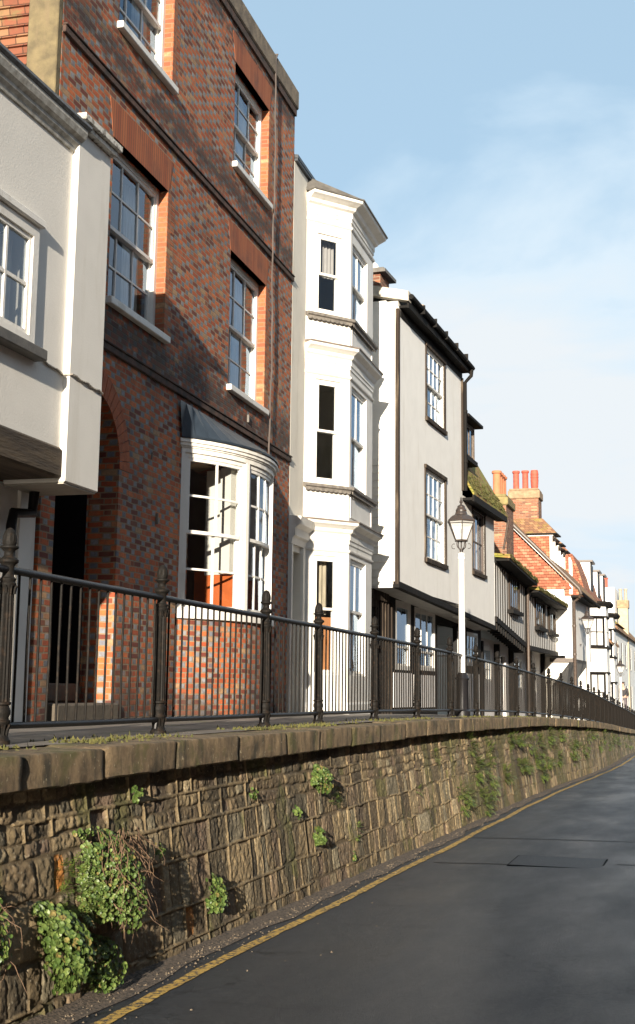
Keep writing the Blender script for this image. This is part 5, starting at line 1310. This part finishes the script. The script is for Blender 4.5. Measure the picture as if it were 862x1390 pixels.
for i, (u, zt_) in enumerate(((4.0,7.30),(8.2,7.25),(11.8,7.38))):
    mb = MB(); mb.box(-1.6,-.02,u,u+1.3,5.9,zt_); dc = mb.build('dormer', STUCCO, hm)
    mb = MB(); mb.box(-1.7,.10,u-.1,u+1.4,zt_+.001,zt_+.08); mb.build('dormer_roof', BROWNG, dc)
    mb = MB(); mb.box(-.018,.02,u+.1,u+1.2,6.1,zt_-.1); mb.build('dormer_window', DARK, dc)
pipe(hm, [(.06,.25,5.2),(.06,.25,.2)], .05, BROWNG); pipe(hm, [(.06,.6,5.2),(.06,.6,.2)], .04, plain('tan_pipe', (.40,.26,.16), .7, .2))
mb = MB(); mb.box(-.1,.04,-.04,0.0,-.2,5.25); mb.build('corner_quoin', WHITE, hm)
def canted(parent, u, p, w_, c_, z0, z1, levels, matw=STUCCO):
    A = (0,u); B2 = (p,u+c_); C2 = (p,u+c_+w_); D2 = (0,u+2*c_+w_)
    mb = MB(); mb.prism([A,B2,C2,D2], 2, z0, z1); mb.build('bay_wall', matw, parent)
    for (a,b) in ((A,B2),(B2,C2)):
        T_, l_ = face_T(a,b)
        for (za,zb) in levels:
            m2 = MB(T_); m2.box(-.05,.012,.08,l_-.08,za,zb); o_ = m2.build('bay_window', DARK, parent)
            m2 = MB(T_); k = 2
            for q in range(k): 
                y0_ = .16+(l_-.32)*q/k+.03; y1_ = .16+(l_-.32)*(q+1)/k-.03
                m2.box(.012,.02,y0_,y1_,za+.06,(za+zb)/2-.02); m2.box(.012,.02,y0_,y1_,(za+zb)/2+.02,zb-.06)
            m2.build('bay_pane', plain('pale_blind', (.62,.60,.57), .4, .15) if 'pale_blind' not in MATS else MATS['pale_blind'], o_)
            m2 = MB(T_); m2.box(-.02,.08,.02,l_-.02,za-.08,za); m2.build('bay_ledge', BLACK, o_); m2 = MB(T_); m2.box(-.02,.06,.02,l_-.02,zb,zb+.07); m2.build('bay_ledge', BLACK, o_)
    m2 = MB(); sweep(m2, [A,B2,C2,D2], [(-.2,z1-.02),(.16,z1-.02),(.24,z1+.08),(.22,z1+.16),(-.2,z1+.2)]); m2.build('bay_cornice', BLACK, parent)
canted(hm, 1.2, .75, 1.5, .6, -.5, 5.25, [(3.55,4.75),(.9,2.45)])
canted(hm, 6.8, .70, 1.5, .6, -.8, 5.1, [(3.3,4.5),(.7,2.1)])

hm.rotation_euler.z = R(.4); hm.location = (-5.32, 53.2*1.13, 1.66+(ZP(53)-1.66)*1.13); hm.scale = (1.13,)*3
# ------------------------------------------------------------------ far houses
def farhouse(name, label, x0, x1, y0, y1, z0, z1, rise, rm, wm, gable=True, wins=(), cat='house', hip=False):
    t = thing(name, label, cat, ((x0+x1)/2,(y0+y1)/2,z0)); OFF[t.name] = ((x0+x1)/2,(y0+y1)/2,z0)
    mb = MB(); mb.box(x0,x1,y0,y1,z0,z1)
    if rise and not hip:
        xm = (x0+x1)/2; mb.prism([(x0,z1),(x1,z1),(xm,z1+rise)], 1, y0, y1)
    mb.build('wall', wm, t)
    if rise:
        xm = (x0+x1)/2; mb = MB()
        if hip: mb.hexa([(x0-.2,y0-.2,z1),(x1+.2,y0-.2,z1),(x1+.2,y1+.2,z1),(x0-.2,y1+.2,z1)],[(xm-.2,y0+1.5,z1+rise),(xm+.2,y0+1.5,z1+rise),(xm+.2,y1-1.5,z1+rise),(xm-.2,y1-1.5,z1+rise)])
        else:
            k = (x1-x0)/2; ex = .2; sl_ = rise/k
            for s_ in (-1,1):
                xe = xm+s_*(k+ex); mb.add([(xe,y0-.15,z1-ex*sl_+.02),(xm,y0-.15,z1+rise+.02),(xm,y1+.15,z1+rise+.02),(xe,y1+.15,z1-ex*sl_+.02),(xe,y0-.15,z1-ex*sl_+.14),(xm,y0-.15,z1+rise+.14),(xm,y1+.15,z1+rise+.14),(xe,y1+.15,z1-ex*sl_+.14)],[(0,1,2,3),(7,6,5,4),(0,4,5,1),(1,5,6,2),(2,6,7,3),(3,7,4,0)])
        mb.build('roof', rm, t)
    for (f_, a, b, c, d) in wins:
        mb = MB(); fr_ = MB()
        if f_ == 's': mb.box(a,b,y0-.03,y0-.004,c,d); fr_.box(a-.06,b+.06,y0-.05,y0-.035,c-.08,c); fr_.box((a+b)/2-.03,(a+b)/2+.03,y0-.05,y0-.031,c,d); fr_.box(a,b,y0-.05,y0-.032,(c+d)/2-.02,(c+d)/2+.02)
        else: mb.box(x1+.004,x1+.03,a,b,c,d); fr_.box(x1+.035,x1+.05,a-.06,b+.06,c-.08,c); fr_.box(x1+.031,x1+.05,(a+b)/2-.03,(a+b)/2+.03,c,d); fr_.box(x1+.032,x1+.05,a,b,(c+d)/2-.02,(c+d)/2+.02)
        o_ = mb.build('window', DARK, t); fr_.build('window_frame', WHITE, o_)
    return t
farhouse('white_cottage', 'small white cottage with a brown tiled roof beyond the bays', -7.8,-4.78,67,72.8,-1.2,4.3,1.7,TILEB,STUCCO,wins=(('e',68.3,69.2,1.4,2.6),('e',71,71.9,1.4,2.6)))
farhouse('pale_end_house', 'pale house closing the street at the right edge of the view', -8.5,-4.86,73.2,104,-1.5,5.3,1.9,TILEB,STUCCO,wins=tuple(('e',q,q+1.0,z,z+1.4) for q in (75,79,83,88,93) for z in (.7,3.2)))
g_ = farhouse('flat_gabled_house', 'tall plain pale gable rising behind the bay house', -8.5,-5.5,84,93,-2,8.3,.0,TILEB,STUCCO)
pot(g_, -6.1, 85, 8.3, .7, .16, POT)
farhouse('mossy_roofed_house', 'white house under a green mossy roof behind the bays', -7.2,-5.0,76.5,83,-1.2,5.6,.9,TILEM,STUCCO,hip=True,wins=(('e',77.3,78.2,3.4,4.6),))
fc = thing('chimney_stack', 'distant cream chimney stack with two pale pots', 'chimney', (-5.1, 86, 3)); OFF[fc.name] = (0,0,0)
mb = MB(); mb.box(-.30,.30,-.3,.6,-4,4.1); mb.build('stack', plain('cream_brick', (.45,.38,.26), .9, .2), fc); mb = MB(); mb.box(-.36,.36,-.36,.66,4.1,4.6); mb.build('stack_cap', MATS['buff_cap'], fc)
pot(fc, -.15, 0, 4.6, .75, .12, POTC); pot(fc, .18, 0, 4.6, .75, .12, POTC)

# opposite side of the street (out of the frame; closes the street and is mirrored in the panes)
OPP = [(-34,-22,8.8,'w'),(-21.98,-10,9.2,'b'),(-9.98,1,8.9,'w'),(1.02,12,9.1,'b'),(12.02,22,8.7,'w'),(22.02,33,9.0,'b'),(33.02,44,8.4,'w'),(44.02,56,8.8,'b')]
for i, (y0, y1, h_, mt_) in enumerate(OPP):
    x0 = XO((y0+y1)/2)+5.3; zb = ZR(y0)-.6
    t = thing('terrace_house', (['first','second','third','fourth','fifth','sixth','seventh','eighth'][i]+' house of the row across the street, '+('chequered brick' if mt_ == 'b' else 'plain red brick')), 'house', (x0,(y0+y1)/2,zb), math.pi); OFF[t.name] = (0,0,zb)
    L2 = (y1-y0)/2; mb = MB(); ops_ = []
    for z in (1.0+zb+.6, 3.9+zb+.6):
        for q in (-L2+1.2, -.6, L2-2.4): ops_.append((q,q+1.2,z,z+1.6))
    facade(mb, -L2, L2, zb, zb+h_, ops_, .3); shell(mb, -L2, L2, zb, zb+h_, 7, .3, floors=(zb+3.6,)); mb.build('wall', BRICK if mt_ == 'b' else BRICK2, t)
    for o_ in ops_: window(t, *o_, cols=3, ru=2, rl=2, sill=(.06,.08,.04))
    mb = MB(); roofslab(mb, -L2, L2, .3, zb+h_-.05, -3.5, zb+h_+2.2, .1); roofslab(mb, -L2, L2, -7.3, zb+h_-.05, -3.5, zb+h_+2.2, .1); mb.build('roof', TILEB, t)

# ------------------------------------------------------------------ person far along the pavement
def person():
    Y = 76.; X = -4.62; z0 = .46
    t = thing('person', 'person in a dark jacket and grey trousers walking on the far raised pavement', 'person', (X,Y,z0), R(175)); OFF[t.name] = (0,0,0)
    def skin(name, pts, edges, mat, parent):
        me = bpy.data.meshes.new(name); me.from_pydata([p[0] for p in pts], edges, []); 
        o = bpy.data.objects.new(name, me); COL.objects.link(o)
        sm = o.modifiers.new('skin','SKIN'); 
        for i, p in enumerate(pts): me.skin_vertices[0].data[i].radius = (p[1], p[2] if len(p) > 2 else p[1])
        me.skin_vertices[0].data[0].use_root = True
        sb = o.modifiers.new('sub','SUBSURF'); sb.levels = 1; sb.render_levels = 1
        me.materials.append(mat); o.parent = parent; return o
    # walking: front is +y
    P_ = [((0,0,.98),.15,.11),((0,.01,1.2),.15,.11),((0,.01,1.42),.16,.10),((0,.02,1.54),.055),((0,.04,1.66),.075,.09),((0,.035,1.78),.06,.07),
          ((.10,.0,.92),.09),((.11,.12,.50),.062),((.11,.02,.10),.042),((.11,.16,.04),.035),
          ((-.10,.0,.92),.09),((-.11,-.02,.50),.062),((-.11,-.25,.13),.042),((-.11,-.14,.05),.035),
          ((.20,.0,1.42),.055),((.26,-.05,1.13),.045),((.25,.06,.90),.034),((.25,.10,.82),.03),
          ((-.20,.0,1.42),.055),((-.27,.02,1.13),.045),((-.24,.20,.98),.034),((-.23,.27,.93),.03)]
    E_ = [(0,1),(1,2),(2,3),(3,4),(4,5),(0,6),(6,7),(7,8),(8,9),(0,10),(10,11),(11,12),(12,13),(2,14),(14,15),(15,16),(16,17),(2,18),(18,19),(19,20),(20,21)]
    SK = plain('skin', (.50,.30,.22), .6, .1)
    skin('body', P_, E_, SK, t)
    J = plain('dark_jacket', (.03,.028,.032), .8, .2); TR = plain('grey_trousers', (.12,.10,.11), .8, .2); HR = plain('brown_hair', (.05,.03,.02), .7, .2)
    skin('jacket', [((0,0,.92),.185,.14),((0,.01,1.2),.18,.135),((0,.01,1.42),.175,.12),((0,.02,1.50),.08),((.21,.0,1.42),.075),((.27,-.05,1.13),.062),((.26,.05,.92),.05),((-.21,.0,1.42),.075),((-.28,.02,1.13),.062),((-.25,.18,1.0),.05)],
         [(0,1),(1,2),(2,3),(2,4),(4,5),(5,6),(2,7),(7,8),(8,9)], J, t)
    skin('trousers', [((0,0,.96),.15,.11),((.10,.0,.88),.10),((.11,.12,.50),.078),((.11,.02,.13),.062),((-.10,.0,.88),.10),((-.11,-.02,.50),.078),((-.11,-.24,.16),.062)], [(0,1),(1,2),(2,3),(0,4),(4,5),(5,6)], TR, t)
    skin('hair', [((0,.015,1.74),.085,.095),((0,.02,1.80),.07,.08),((0,-.02,1.66),.06,.05)], [(0,1),(0,2)], HR, t)
    for s_, (x,y,z) in ((1,(.11,.10,.0)),(-1,(-.11,-.18,.03))):
        mb = MB(); mb.hexa([(x-.045,y-.12,z),(x+.045,y-.12,z),(x+.045,y+.14,z),(x-.045,y+.14,z)],[(x-.035,y-.10,z+.09),(x+.035,y-.10,z+.09),(x+.03,y+.12,z+.05),(x-.03,y+.12,z+.05)]); mb.build('shoe', DARK, t, bevel=.01)
mb = MB(); mb.box(-7.5,-4.42,68.5,100,-3,.455); o = mb.build('raised_terrace', FLAG); o['kind'] = 'structure'
person()
